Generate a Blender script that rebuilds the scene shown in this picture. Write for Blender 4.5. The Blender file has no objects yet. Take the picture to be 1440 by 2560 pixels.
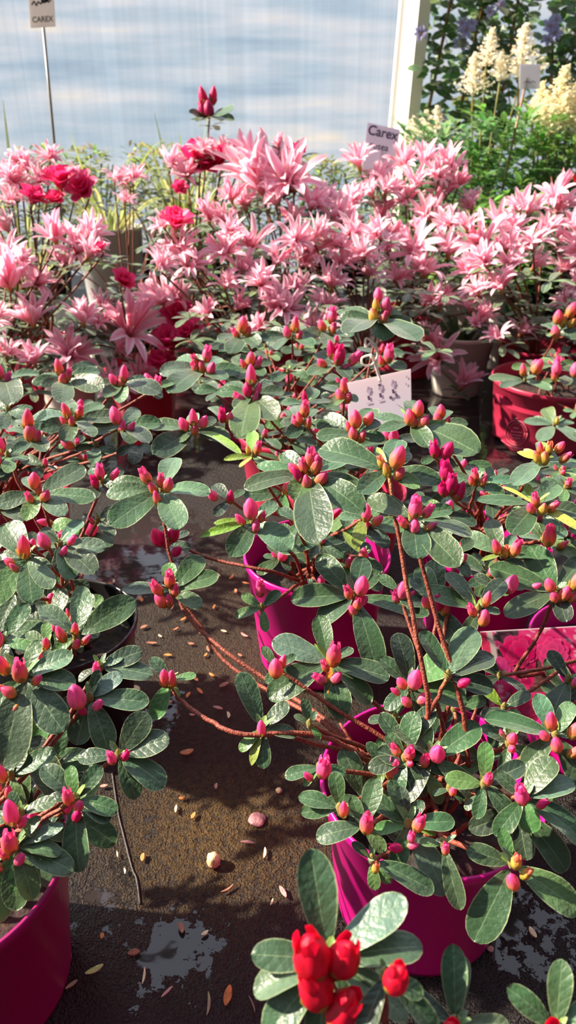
import bpy, bmesh, math, random
from mathutils import Vector, Matrix, noise

S = bpy.context.scene
C = S.collection
PI = math.pi

# ------------------------------------------------------------------ camera, light, exposure
F = 1800.0                       # focal length in pixels of the 1440x2560 frame
PITCH = math.radians(28)
CAM = Vector((0, 0, 0.45))
FW = Vector((0, math.cos(PITCH), -math.sin(PITCH)))
RT = Vector((1, 0, 0))
UP = Vector((0, math.sin(PITCH), math.cos(PITCH)))
cd = bpy.data.cameras.new('camera')
cam = bpy.data.objects.new('camera', cd); C.objects.link(cam)
cam.location = CAM
cam.rotation_euler = (PI / 2 - PITCH, 0, 0)
cd.sensor_fit = 'VERTICAL'; cd.sensor_height = 36; cd.lens = 36 * F / 2560
cd.clip_start = 0.01
cd.dof.use_dof = True; cd.dof.focus_distance = 0.45; cd.dof.aperture_fstop = 13
S.camera = cam

w = bpy.data.worlds.new('world'); S.world = w; w.use_nodes = True
wn = w.node_tree.nodes; wl = w.node_tree.links
bg = wn['Background']
wtc = wn.new('ShaderNodeTexCoord'); wsep = wn.new('ShaderNodeSeparateXYZ'); wr = wn.new('ShaderNodeValToRGB')
wl.new(wtc.outputs['Generated'], wsep.inputs[0]); wl.new(wsep.outputs['Z'], wr.inputs[0])
wr.color_ramp.elements[0].position = 0.0; wr.color_ramp.elements[0].color = (0.84, 0.84, 0.86, 1)
wr.color_ramp.elements[1].position = 0.7; wr.color_ramp.elements[1].color = (0.74, 0.80, 0.95, 1)
wl.new(wr.outputs[0], bg.inputs['Color'])
# brighter towards the glazed side (left and far), dim towards the inside of the house behind the camera
wdot = wn.new('ShaderNodeVectorMath'); wdot.operation = 'DOT_PRODUCT'; wdot.inputs[1].default_value = Vector((-.45, .82, .32)).normalized()
wmr = wn.new('ShaderNodeMapRange'); wmr.inputs[1].default_value = -.35; wmr.inputs[2].default_value = 1.0; wmr.inputs[3].default_value = .07; wmr.inputs[4].default_value = 1.4
wl.new(wtc.outputs['Generated'], wdot.inputs[0]); wl.new(wdot.outputs['Value'], wmr.inputs[0]); wl.new(wmr.outputs[0], bg.inputs['Strength'])

sd = bpy.data.lights.new('sun', 'SUN'); sd.energy = 9.5; sd.color = (1, .86, .68); sd.angle = math.radians(1.2)
sun = bpy.data.objects.new('sun', sd); C.objects.link(sun)
SUN_FROM = Vector((-0.82, 0.16, 0.62)).normalized()
sun.rotation_euler = SUN_FROM.to_track_quat('Z', 'Y').to_euler()
sun.location = SUN_FROM * 5

S.view_settings.view_transform = 'Standard'; S.view_settings.look = 'None'
S.view_settings.gamma = 1; S.view_settings.exposure = 0.70
S.view_settings.use_curve_mapping = False

# ------------------------------------------------------------------ helpers
def lin(r, g, b):
    f = lambda c: (c / 12.92 if c <= .04045 else ((c + .055) / 1.055) ** 2.4)
    return (f(r / 255), f(g / 255), f(b / 255))

def mixc(a, b, t): return tuple(a[i] * (1 - t) + b[i] * t for i in range(3))

def ray(u, v): return FW + RT * ((u - 720) / F) + UP * ((1280 - v) / F)

def at(u, v, Y):                 # point of the bench scene at horizontal distance Y
    d = ray(u, v); return CAM + d * (Y / d.y)

def onz(u, v, z=0.0):            # point on the plane of height z
    d = ray(u, v); return CAM + d * ((z - CAM.z) / d.z)

def depth(p): return (p - CAM).dot(FW)
def mpp(p): return depth(p) / F  # metres per pixel there

class MB:
    def __init__(s): s.v = []; s.f = []; s.c = []; s.q = []
    def add(s, vs, fs, cs, luv=None):
        o = len(s.v); s.v += [tuple(x) for x in vs]; s.f += [tuple(i + o for i in q) for q in fs]
        s.c += cs if isinstance(cs, list) else [cs] * len(vs)
        s.q += luv if luv else [(0, 0)] * len(vs)
    def build(s, name, m, parent=None, loc=None, smooth=True):
        me = bpy.data.meshes.new(name)
        o0 = Vector(loc) if loc is not None else Vector((0, 0, 0))
        me.from_pydata([(a[0] - o0.x, a[1] - o0.y, a[2] - o0.z) for a in s.v], [], s.f)
        at_ = me.color_attributes.new('tint', 'FLOAT_COLOR', 'POINT')
        buf = []
        for c in s.c: buf += [c[0], c[1], c[2], 1.0]
        at_.data.foreach_set('color', buf)
        if any(q[1] for q in s.q):
            a2 = me.color_attributes.new('blade', 'FLOAT_COLOR', 'POINT'); buf = []
            for q in s.q: buf += [q[0], q[1], 0, 1]
            a2.data.foreach_set('color', buf)
        if smooth: me.polygons.foreach_set('use_smooth', [True] * len(me.polygons))
        me.materials.append(m)
        o = bpy.data.objects.new(name, me); C.objects.link(o)
        o.location = o0
        if parent is not None:
            o.parent = parent; o.location = o0 - wpos(parent)
        return o

def wpos(o):
    p = Vector(o.location)
    while o.parent is not None: o = o.parent; p = p + Vector(o.location)
    return p

def thing(name, label, cat, loc, group=None):
    o = bpy.data.objects.new(name, None); C.objects.link(o); o.location = loc
    o.empty_display_size = .02
    return tag(o, label, cat, group)

def tag(o, label, cat, group=None):
    o['label'] = label; o['category'] = cat
    if group: o['group'] = group
    return o

def tube_into(mb, pts, rad, col, n=6, cap=True):
    pts = [Vector(p) for p in pts]
    if not isinstance(rad, list): rad = [rad] * len(pts)
    if not isinstance(col, list): col = [col] * len(pts)
    vs = []; fs = []; cs = []
    t0 = (pts[1] - pts[0]).normalized()
    a = t0.orthogonal().normalized()
    for i, p in enumerate(pts):
        t = (pts[min(i + 1, len(pts) - 1)] - pts[max(i - 1, 0)]).normalized()
        a = (a - t * a.dot(t)).normalized(); b = t.cross(a)
        for k in range(n):
            th = 2 * PI * k / n
            vs.append(p + (a * math.cos(th) + b * math.sin(th)) * rad[i]); cs.append(col[i])
    for i in range(len(pts) - 1):
        for k in range(n):
            fs.append((i * n + k, i * n + (k + 1) % n, (i + 1) * n + (k + 1) % n, (i + 1) * n + k))
    if cap:
        fs.append(tuple(range(n - 1, -1, -1))); fs.append(tuple((len(pts) - 1) * n + k for k in range(n)))
    mb.add(vs, fs, cs)

def spline(pts, n):
    pts = [Vector(p) for p in pts]; out = []
    P = [pts[0] * 2 - pts[1]] + pts + [pts[-1] * 2 - pts[-2]]
    for i in range(1, len(P) - 2):
        for k in range(n):
            t = k / n; a, b, c, d = P[i - 1], P[i], P[i + 1], P[i + 2]
            out.append(.5 * (2 * b + (c - a) * t + (2 * a - 5 * b + 4 * c - d) * t * t + (3 * b - a - 3 * c + d) * t ** 3))
    out.append(pts[-1]); return out

def box_into(mb, a, b, col):
    x0, y0, z0 = a; x1, y1, z1 = b
    vs = [(x0, y0, z0), (x1, y0, z0), (x1, y1, z0), (x0, y1, z0), (x0, y0, z1), (x1, y0, z1), (x1, y1, z1), (x0, y1, z1)]
    mb.add(vs, [(3, 2, 1, 0), (4, 5, 6, 7), (0, 1, 5, 4), (1, 2, 6, 5), (2, 3, 7, 6), (3, 0, 4, 7)], col)

def lathe_into(mb, prof, col, n=48, center=(0, 0, 0), jitter=None):
    cx, cy, cz = center; vs = []; fs = []; cs = []
    if not isinstance(col, list): col = [col] * len(prof)
    for i, (r, z) in enumerate(prof):
        for k in range(n):
            th = 2 * PI * k / n; dz = jitter(i, th) if jitter else 0
            vs.append((cx + r * math.cos(th), cy + r * math.sin(th), cz + z + dz)); cs.append(col[i])
    for i in range(len(prof) - 1):
        for k in range(n):
            fs.append((i * n + k, i * n + (k + 1) % n, (i + 1) * n + (k + 1) % n, (i + 1) * n + k))
    mb.add(vs, fs, cs)

# ------------------------------------------------------------------ materials
def mat(name):
    m = bpy.data.materials.new(name); m.use_nodes = True
    return m, m.node_tree.nodes, m.node_tree.links, m.node_tree.nodes['Principled BSDF']

def attr_mat(name, rough=.5, transl=0.0, sheen=0.0, spec=.5, noise_s=0, noise_amt=.2, bump=0.0, bump_s=300, back=None, coat=0, sheen_rough=.4, sheen_tint=(1, 1, 1), veins=0):
    m, N, L, P = mat(name)
    a = N.new('ShaderNodeAttribute'); a.attribute_name = 'tint'
    col = a.outputs['Color']
    tc = N.new('ShaderNodeTexCoord')
    if noise_s:
        nz = N.new('ShaderNodeTexNoise'); nz.inputs['Scale'].default_value = noise_s; nz.inputs['Detail'].default_value = 3
        L.new(tc.outputs['Object'], nz.inputs['Vector'])
        mr = N.new('ShaderNodeMapRange'); mr.inputs[1].default_value = .3; mr.inputs[2].default_value = .7
        mr.inputs[3].default_value = 1 - noise_amt; mr.inputs[4].default_value = 1 + noise_amt
        L.new(nz.outputs[0], mr.inputs[0])
        mx = N.new('ShaderNodeVectorMath'); mx.operation = 'SCALE'
        L.new(col, mx.inputs[0]); L.new(mr.outputs[0], mx.inputs['Scale']); col = mx.outputs[0]
    if back:                      # the paler underside of the leaf
        g = N.new('ShaderNodeNewGeometry'); mb_ = N.new('ShaderNodeMixRGB'); mb_.inputs[2].default_value = (*back, 1)
        mf = N.new('ShaderNodeMath'); mf.operation = 'MULTIPLY'; mf.inputs[1].default_value = .75
        L.new(g.outputs['Backfacing'], mf.inputs[0]); L.new(mf.outputs[0], mb_.inputs[0]); L.new(col, mb_.inputs[1]); col = mb_.outputs[0]
    L.new(col, P.inputs['Base Color'])
    P.inputs['Roughness'].default_value = rough
    P.inputs['Specular IOR Level'].default_value = spec
    if sheen:
        P.inputs['Sheen Weight'].default_value = sheen; P.inputs['Sheen Roughness'].default_value = sheen_rough
        P.inputs['Sheen Tint'].default_value = (*sheen_tint, 1)
    if coat: P.inputs['Coat Weight'].default_value = coat
    if bump:
        nb = N.new('ShaderNodeTexNoise'); nb.inputs['Scale'].default_value = bump_s; nb.inputs['Detail'].default_value = 2
        L.new(tc.outputs['Object'], nb.inputs['Vector'])
        b = N.new('ShaderNodeBump'); b.inputs['Strength'].default_value = bump; b.inputs['Distance'].default_value = .002
        hh = nb.outputs[0]
        if veins:
            a2 = N.new('ShaderNodeAttribute'); a2.attribute_name = 'blade'
            sp = N.new('ShaderNodeSeparateColor'); L.new(a2.outputs['Color'], sp.inputs[0])
            def mm(op, x, y):
                q = N.new('ShaderNodeMath'); q.operation = op
                for i_, z_ in enumerate((x, y)):
                    if isinstance(z_, (int, float)): q.inputs[i_].default_value = z_
                    else: L.new(z_, q.inputs[i_])
                return q.outputs[0]
            ph_ = mm('SUBTRACT', mm('MULTIPLY', sp.outputs[1], 38), mm('MULTIPLY', sp.outputs[0], 7))
            sn = mm('POWER', mm('ABSOLUTE', mm('SINE', mm('MULTIPLY', ph_, .5), 0), 0), .35)
            hh = mm('ADD', hh, mm('MULTIPLY', sn, veins))
        L.new(hh, b.inputs['Height']); L.new(b.outputs[0], P.inputs['Normal'])
    if transl:
        t = N.new('ShaderNodeBsdfTranslucent'); L.new(col, t.inputs[0])
        ms = N.new('ShaderNodeMixShader'); ms.inputs[0].default_value = transl
        L.new(P.outputs[0], ms.inputs[1]); L.new(t.outputs[0], ms.inputs[2])
        L.new(ms.outputs[0], N['Material Output'].inputs[0])
    return m

M_LEAF = attr_mat('azalea_leaf', rough=.40, transl=.10, sheen=.38, noise_s=120, noise_amt=.16, bump=.28, bump_s=420,
                  back=lin(140, 152, 122), sheen_tint=(.92, 1, .95), veins=.32)
M_BUD = attr_mat('bud', rough=.42, transl=.38, noise_s=250, noise_amt=.15, bump=.2, bump_s=500)
M_STEM = attr_mat('stem_bark', rough=.6, noise_s=400, noise_amt=.35, bump=.5, bump_s=700)
M_PETAL = attr_mat('petal', rough=.5, transl=.45, noise_s=60, noise_amt=.08)
M_PLUME = attr_mat('plume', rough=.8, transl=.6)
M_GREEN = attr_mat('soft_foliage', rough=.45, transl=.42, noise_s=30, noise_amt=.25)
M_PLASTIC = attr_mat('pot_plastic', rough=.33, noise_s=15, noise_amt=.05, spec=.5, transl=.05)
M_SOIL = attr_mat('potting_soil', rough=.9, noise_s=160, noise_amt=.6, bump=1.0, bump_s=260)
M_CARD = attr_mat('card', rough=.4, transl=.45, noise_s=8, noise_amt=.03)
M_PRINT = attr_mat('glossy_print', rough=.25, coat=.2, transl=.3)
M_INK = attr_mat('ink', rough=.6)
M_CANE = attr_mat('cane', rough=.5, noise_s=60, noise_amt=.3)
M_DEBRIS = attr_mat('dry_debris', rough=.6, noise_s=300, noise_amt=.3, bump=.4, bump_s=400)
M_METAL = attr_mat('painted_metal', rough=.35, noise_s=6, noise_amt=.03)

# ------------------------------------------------------------------ setting
# wet black mat with moss and puddles
def floor():
    m, N, L, P = mat('wet_mat')
    tc = N.new('ShaderNodeTexCoord')
    a = N.new('ShaderNodeAttribute'); a.attribute_name = 'tint'
    sep = N.new('ShaderNodeSeparateColor'); L.new(a.outputs['Color'], sep.inputs[0])
    def nz(scale, detail=4, rough=.55):
        n = N.new('ShaderNodeTexNoise'); n.inputs['Scale'].default_value = scale; n.inputs['Detail'].default_value = detail
        n.inputs['Roughness'].default_value = rough; L.new(tc.outputs['Object'], n.inputs['Vector']); return n.outputs[0]
    def math_(op, x, y):
        n = N.new('ShaderNodeMath'); n.operation = op
        for i, q in enumerate((x, y)):
            if isinstance(q, (int, float)): n.inputs[i].default_value = q
            else: L.new(q, n.inputs[i])
        return n.outputs[0]
    def rng(x, a0, a1, b0, b1):
        n = N.new('ShaderNodeMapRange'); n.interpolation_type = 'SMOOTHSTEP'
        for i, q in enumerate((a0, a1, b0, b1)): n.inputs[i + 1].default_value = q
        L.new(x, n.inputs[0]); return n.outputs[0]
    edge = nz(75, 6, .7)
    wet = math_('ADD', sep.outputs[0], math_('MULTIPLY', math_('SUBTRACT', edge, .5), 2.4))
    wet = rng(wet, .46, .54, 0, 1)
    gr = nz(620, 3); gr2 = nz(210, 5)
    moss = math_('MULTIPLY', sep.outputs[1], rng(gr2, .35, .65, .3, 1.3))
    c1 = N.new('ShaderNodeMixRGB'); c1.inputs[1].default_value = (*lin(22, 18, 17), 1); c1.inputs[2].default_value = (*lin(84, 64, 26), 1)
    L.new(moss, c1.inputs[0])
    c2 = N.new('ShaderNodeMixRGB'); c2.blend_type = 'MULTIPLY'; c2.inputs[0].default_value = 1
    rr = N.new('ShaderNodeValToRGB'); rr.color_ramp.elements[0].position = .3; rr.color_ramp.elements[1].position = .75
    rr.color_ramp.elements[0].color = (.25, .25, .25, 1); rr.color_ramp.elements[1].color = (1.5, 1.4, 1.25, 1)
    L.new(gr, rr.inputs[0]); L.new(c1.outputs[0], c2.inputs[1]); L.new(rr.outputs[0], c2.inputs[2])
    c3 = N.new('ShaderNodeMixRGB'); c3.inputs[2].default_value = (*lin(44, 39, 39), 1)
    L.new(wet, c3.inputs[0]); L.new(c2.outputs[0], c3.inputs[1]); L.new(c3.outputs[0], P.inputs['Base Color'])
    rg = math_('ADD', math_('MULTIPLY', wet, -.28), .33); L.new(rg, P.inputs['Roughness'])
    hgt = math_('MULTIPLY', math_('SUBTRACT', 1, wet), math_('ADD', gr, gr2))
    rip = math_('MULTIPLY', wet, math_('MULTIPLY', nz(45, 2), .05))
    b = N.new('ShaderNodeBump'); b.inputs['Strength'].default_value = .9; b.inputs['Distance'].default_value = .0045
    L.new(math_('ADD', hgt, rip), b.inputs['Height']); L.new(b.outputs[0], P.inputs['Normal'])
    P.inputs['IOR'].default_value = 1.5
    # puddles and moss where the photograph shows them: (u, v, radius u px, radius v px, strength)
    puds = [(350, 1370, 140, 80, 1.3), (1150, 1060, 120, 100, 1.4), (240, 1010, 240, 120, 1.3), (400, 1080, 100, 80, 1.4), (400, 1790, 60, 60, .75),
            (385, 2370, 60, 90, .95), (500, 2350, 70, 80, .75), (410, 2450, 90, 60, .7), (1290, 2330, 200, 190, .62), (1130, 2400, 100, 100, .6), (250, 2250, 120, 120, .5),
            (1060, 990, 60, 40, .9), (900, 1080, 160, 90, .8), (330, 2050, 40, 120, .55)]
    mos = [(560, 2060, 220, 160, 1.0), (600, 1700, 260, 200, .45), (520, 1500, 180, 120, .4), (420, 1980, 120, 70, .6), (500, 2260, 220, 140, .45), (240, 2110, 60, 90, .35)]
    def blob(x, y, lst):
        s = 0
        for (bx, by, rx, ry, k) in lst:
            d = ((x - bx) / rx) ** 2 + ((y - by) / ry) ** 2
            if d < 6: s = max(s, k * math.exp(-d * .7))
        return s
    def fl(lst):
        out = []
        for u, v, ru, rv, k in lst:
            p = onz(u, v); q = onz(u + ru, v); r1 = onz(u, v - rv); r2 = onz(u, v + rv)
            out.append((p.x, p.y, abs(q.x - p.x), abs(r1.y - r2.y) / 2, k))
        return out
    puds, mos = fl(puds), fl(mos)
    mb = MB(); vs = []; cs = []; fs = []
    xs = [-1.7 + i * (3.8 / 150) for i in range(151)]
    ys = [0.0 + 2.62 * (j / 190) ** 1.3 for j in range(191)]
    for y in ys:
        for x in xs:
            vs.append((x, y, 0)); cs.append((blob(x, y, puds), blob(x, y, mos), 0))
    n = len(xs)
    for j in range(len(ys) - 1):
        for i in range(n - 1): fs.append((j * n + i, j * n + i + 1, (j + 1) * n + i + 1, (j + 1) * n + i))
    mb.add(vs, fs, cs)
    o = mb.build('floor', m); o['kind'] = 'structure'
    # raised seam of the mat, left of the mossy patch
    mb = MB()
    pts = [onz(u, v, .0006) for u, v in ((280, 1930), (288, 1985), (297, 2040), (312, 2100), (330, 2170), (342, 2200), (350, 2260))]
    tube_into(mb, spline(pts, 5), .0007, lin(62, 58, 60), 6)
    o = mb.build('trim_2', M_DEBRIS); o['kind'] = 'structure'
floor()

def wall():
    m, N, L, P = mat('polycarbonate')
    tc = N.new('ShaderNodeTexCoord')
    def noise_(sx, sy, sz, scale, det=4):
        mp = N.new('ShaderNodeMapping'); mp.inputs['Scale'].default_value = (sx, sy, sz); L.new(tc.outputs['Object'], mp.inputs[0])
        n = N.new('ShaderNodeTexNoise'); n.inputs['Scale'].default_value = scale; n.inputs['Detail'].default_value = det
        L.new(mp.outputs[0], n.inputs['Vector']); return n.outputs[0]
    r = N.new('ShaderNodeValToRGB'); cr = r.color_ramp
    cr.elements[0].position = .30; cr.elements[0].color = (*lin(160, 184, 204), 1)
    cr.elements[1].position = .74; cr.elements[1].color = (*lin(240, 230, 216), 1)
    for p_, c_ in ((.42, (182, 200, 214)), (.54, (202, 211, 221)), (.64, (216, 219, 224))):
        e = cr.elements.new(p_); e.color = (*lin(*c_), 1)
    L.new(noise_(1, 1, 9, 2.2, 8), r.inputs[0])
    st = N.new('ShaderNodeMapRange'); st.inputs[1].default_value = .3; st.inputs[2].default_value = .7; st.inputs[3].default_value = .93; st.inputs[4].default_value = 1.08
    L.new(noise_(24, 1, .25, 3, 4), st.inputs[0])
    mx = N.new('ShaderNodeVectorMath'); mx.operation = 'SCALE'; L.new(r.outputs[0], mx.inputs[0]); L.new(st.outputs[0], mx.inputs['Scale'])
    L.new(mx.outputs[0], P.inputs['Base Color']); P.inputs['Roughness'].default_value = .35; P.inputs['Specular IOR Level'].default_value = .3
    t = N.new('ShaderNodeBsdfTranslucent'); L.new(mx.outputs[0], t.inputs[0])
    ms = N.new('ShaderNodeMixShader'); ms.inputs[0].default_value = .6
    L.new(P.outputs[0], ms.inputs[1]); L.new(t.outputs[0], ms.inputs[2])
    tr = N.new('ShaderNodeBsdfTransparent'); m2 = N.new('ShaderNodeMixShader'); m2.inputs[0].default_value = .28
    L.new(ms.outputs[0], m2.inputs[1]); L.new(tr.outputs[0], m2.inputs[2]); L.new(m2.outputs[0], N['Material Output'].inputs[0])
    mb = MB()
    box_into(mb, (-1.7, 2.60, 0), (2.1, 2.61, .80), (1, 1, 1))
    o = mb.build('wall_back', m, smooth=False); o['kind'] = 'structure'
    # upright post: white flange and a grey web
    mb = MB()
    b0 = at(983, 300, 2.22); b1 = at(1010, 0, 2.22)
    k = (b1.x - b0.x) / (b1.z - b0.z)
    def strip(x0, x1, y0, y1, col):
        vs = []
        for z in (0, .80):
            dx = b0.x + k * (z - b0.z)
            vs += [(dx + x0, y0, z), (dx + x1, y0, z), (dx + x1, y1, z), (dx + x0, y1, z)]
        mb.add(vs, [(3, 2, 1, 0), (4, 5, 6, 7), (0, 1, 5, 4), (1, 2, 6, 5), (2, 3, 7, 6), (3, 0, 4, 7)], col)
    wh = lin(238, 236, 232)
    wh = lin(240, 238, 234)
    strip(-.008, .004, 2.216, 2.25, wh)
    vs = []
    for z in (0, .80):           # square post standing corner towards the bench
        dx = b0.x + k * (z - b0.z)
        vs += [(dx + .004, 2.195, z), (dx + .030, 2.155, z), (dx + .062, 2.172, z), (dx + .036, 2.212, z)]
    mb.add(vs, [(3, 2, 1, 0), (4, 5, 6, 7), (0, 1, 5, 4), (1, 2, 6, 5), (2, 3, 7, 6), (3, 0, 4, 7)], wh)
    strip(.0, .050, 2.214, 2.235, wh)
    o = mb.build('trim_1', M_METAL, smooth=False); o['kind'] = 'structure'
wall()

# ------------------------------------------------------------------ plant pieces
D0 = lin(54, 82, 52); EDGE = lin(176, 190, 142); RIB = lin(128, 150, 112)
LEAFC = {'d': D0, 'k': lin(44, 64, 46), 'g': lin(112, 142, 48), 'y': lin(176, 172, 70), 's': lin(78, 108, 84), 'm': lin(76, 112, 60), 'o': lin(224, 150, 50)}  # 's' puts the silvery look of lit leaves into the colour
SHAPE = {}
def leaf_into(mb, base, tip, nrm, width, col, droop=.10, cup=.16, lo=False, pointed=.0, rnd=random):
    d = tip - base; L = d.length
    if L < 1e-5: return
    d.normalize(); n = (nrm - d * nrm.dot(d))
    if n.length < 1e-4: n = d.orthogonal()
    n.normalize(); s = d.cross(n)
    across = (-1, -.5, 0, .5, 1) if lo else (-1, -.91, -.5, -.055, 0, .055, .5, .91, 1)
    ts = [0, .15, .4, .7, .9, 1] if lo else [0, .07, .16, .28, .42, .57, .71, .83, .92, .98, 1]
    edge = mixc(col, EDGE, .6); rib = mixc(col, RIB, .55)
    vs = []; cs = []; fs = []; luv = []
    tw = rnd.uniform(-.12, .12)
    for t in ts:
        q = min(max(t, .0), 1)
        wd = width * .5 * (q ** .62) * (max(0, 1 - q ** (3.2 - pointed)) ** (.52 + pointed * .25)) * 1.42 + .02 * width * (1 - q)
        for a in across:
            z = cup * wd * (abs(a) ** 1.6) + (droop * L * (math.sin(PI * t) * .55 - t * t * .0))
            wav = .035 * width * math.sin(t * 9 + a * 2 + tw * 20) * abs(a)
            p = base + d * (t * L) + s * (a * wd) + n * (z + wav + tw * a * wd)
            if not lo and abs(a) in (.5,): p += n * (.018 * width * math.sin(t * 26))
            vs.append(p); luv.append((abs(a), t + .001))
            cs.append(edge if abs(a) == 1 and not lo else (mixc(col, EDGE, .35) if (abs(a) == 1 or t > .985) else (rib if a == 0 and t < .93 else col)))
    n_ = len(across)
    for i in range(len(ts) - 1):
        for k in range(n_ - 1): fs.append((i * n_ + k, i * n_ + k + 1, (i + 1) * n_ + k + 1, (i + 1) * n_ + k))
    mb.add(vs, fs, cs, luv)

# bud meshes, unit length along +Z, origin at the base
BUDC = {'p': [(.0, (150, 140, 70)), (.14, (220, 140, 96)), (.30, (244, 116, 156)), (1, (244, 74, 160))],
        'o': [(.0, (150, 140, 60)), (.22, (230, 160, 84)), (.5, (240, 124, 112)), (.75, (240, 90, 140)), (1, (238, 70, 150))],
        'y': [(.0, (140, 150, 60)), (.5, (220, 190, 84)), (.8, (236, 150, 90)), (1, (236, 100, 130))],
        'd': [(.0, (150, 110, 60)), (.2, (214, 40, 110)), (1, (226, 26, 124))],
        'r': [(.0, (150, 150, 50)), (.12, (206, 24, 50)), (1, (226, 12, 56))]}
def ramp(st, t):
    for i in range(len(st) - 1):
        if t <= st[i + 1][0]:
            return mixc(lin(*st[i][1]), lin(*st[i + 1][1]), (t - st[i][0]) / max(1e-6, st[i + 1][0] - st[i][0]))
    return lin(*st[-1][1])
def bud_mesh(kind, var):
    rnd = random.Random(hash((kind, var)) % 9973 if False else ord(kind) * 17 + var)
    mb = MB(); n = 20; rings = 11; vs = []; cs = []; fs = []
    fat = (.30, .25, .34)[var % 3]; tw = rnd.uniform(.9, 1.6); ph = rnd.uniform(0, 6)
    for i in range(rings):
        t = i / (rings - 1)
        r = fat * (math.sin(PI * min(1, t * .93 + .07)) ** .60) * (1.08 - .22 * t)
        if t == 1: r = .025
        for k in range(n):
            th = 2 * PI * k / n
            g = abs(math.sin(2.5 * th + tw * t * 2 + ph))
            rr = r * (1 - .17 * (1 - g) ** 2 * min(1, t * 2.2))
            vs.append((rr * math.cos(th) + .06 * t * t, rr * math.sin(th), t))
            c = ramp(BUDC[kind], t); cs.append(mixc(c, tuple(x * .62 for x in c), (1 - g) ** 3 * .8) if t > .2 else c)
    for i in range(rings - 1):
        for k in range(n): fs.append((i * n + k, i * n + (k + 1) % n, (i + 1) * n + (k + 1) % n, (i + 1) * n + k))
    fs.append(tuple((rings - 1) * n + k for k in range(n)))
    mb.add(vs, fs, cs)
    if var % 3 == 0:              # petal tips that start to open
        for q in range(3):
            a = q * 2.1 + ph; leaf_into(mb, Vector((math.cos(a) * .16, math.sin(a) * .16, .45)), Vector((math.cos(a) * .17, math.sin(a) * .17, 1.06)),
                                        Vector((math.cos(a), math.sin(a), .0)), .30, lin(*BUDC[kind][-1][1]), .18, -.5, True)
            mb.c[-30:] = [ramp(BUDC[kind], .85)] * 30
    for q in range(4):            # scales around the foot
        a = q * 1.6 + ph; c = mixc(ramp(BUDC[kind], 0), lin(176, 120, 60), .35)
        leaf_into(mb, Vector((math.cos(a) * .10, math.sin(a) * .10, -.04)), Vector((math.cos(a) * .30, math.sin(a) * .30, .36)), Vector((math.cos(a), math.sin(a), .2)), .26, c, .2, -.4, True)
        mb.c[-30:] = [c] * 30
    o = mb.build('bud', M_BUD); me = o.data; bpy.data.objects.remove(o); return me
BUDM = {}
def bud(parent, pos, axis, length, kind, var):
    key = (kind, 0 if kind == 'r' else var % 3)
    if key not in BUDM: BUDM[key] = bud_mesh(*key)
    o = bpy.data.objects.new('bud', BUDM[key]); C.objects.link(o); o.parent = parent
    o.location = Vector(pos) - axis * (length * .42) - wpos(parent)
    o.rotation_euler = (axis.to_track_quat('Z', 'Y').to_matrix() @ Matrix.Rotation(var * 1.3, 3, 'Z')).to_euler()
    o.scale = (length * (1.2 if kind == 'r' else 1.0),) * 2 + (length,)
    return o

TOCAM = lambda p: (CAM - p).normalized()
STEMC = lin(128, 60, 44); STEMG = lin(164, 124, 62)

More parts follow.
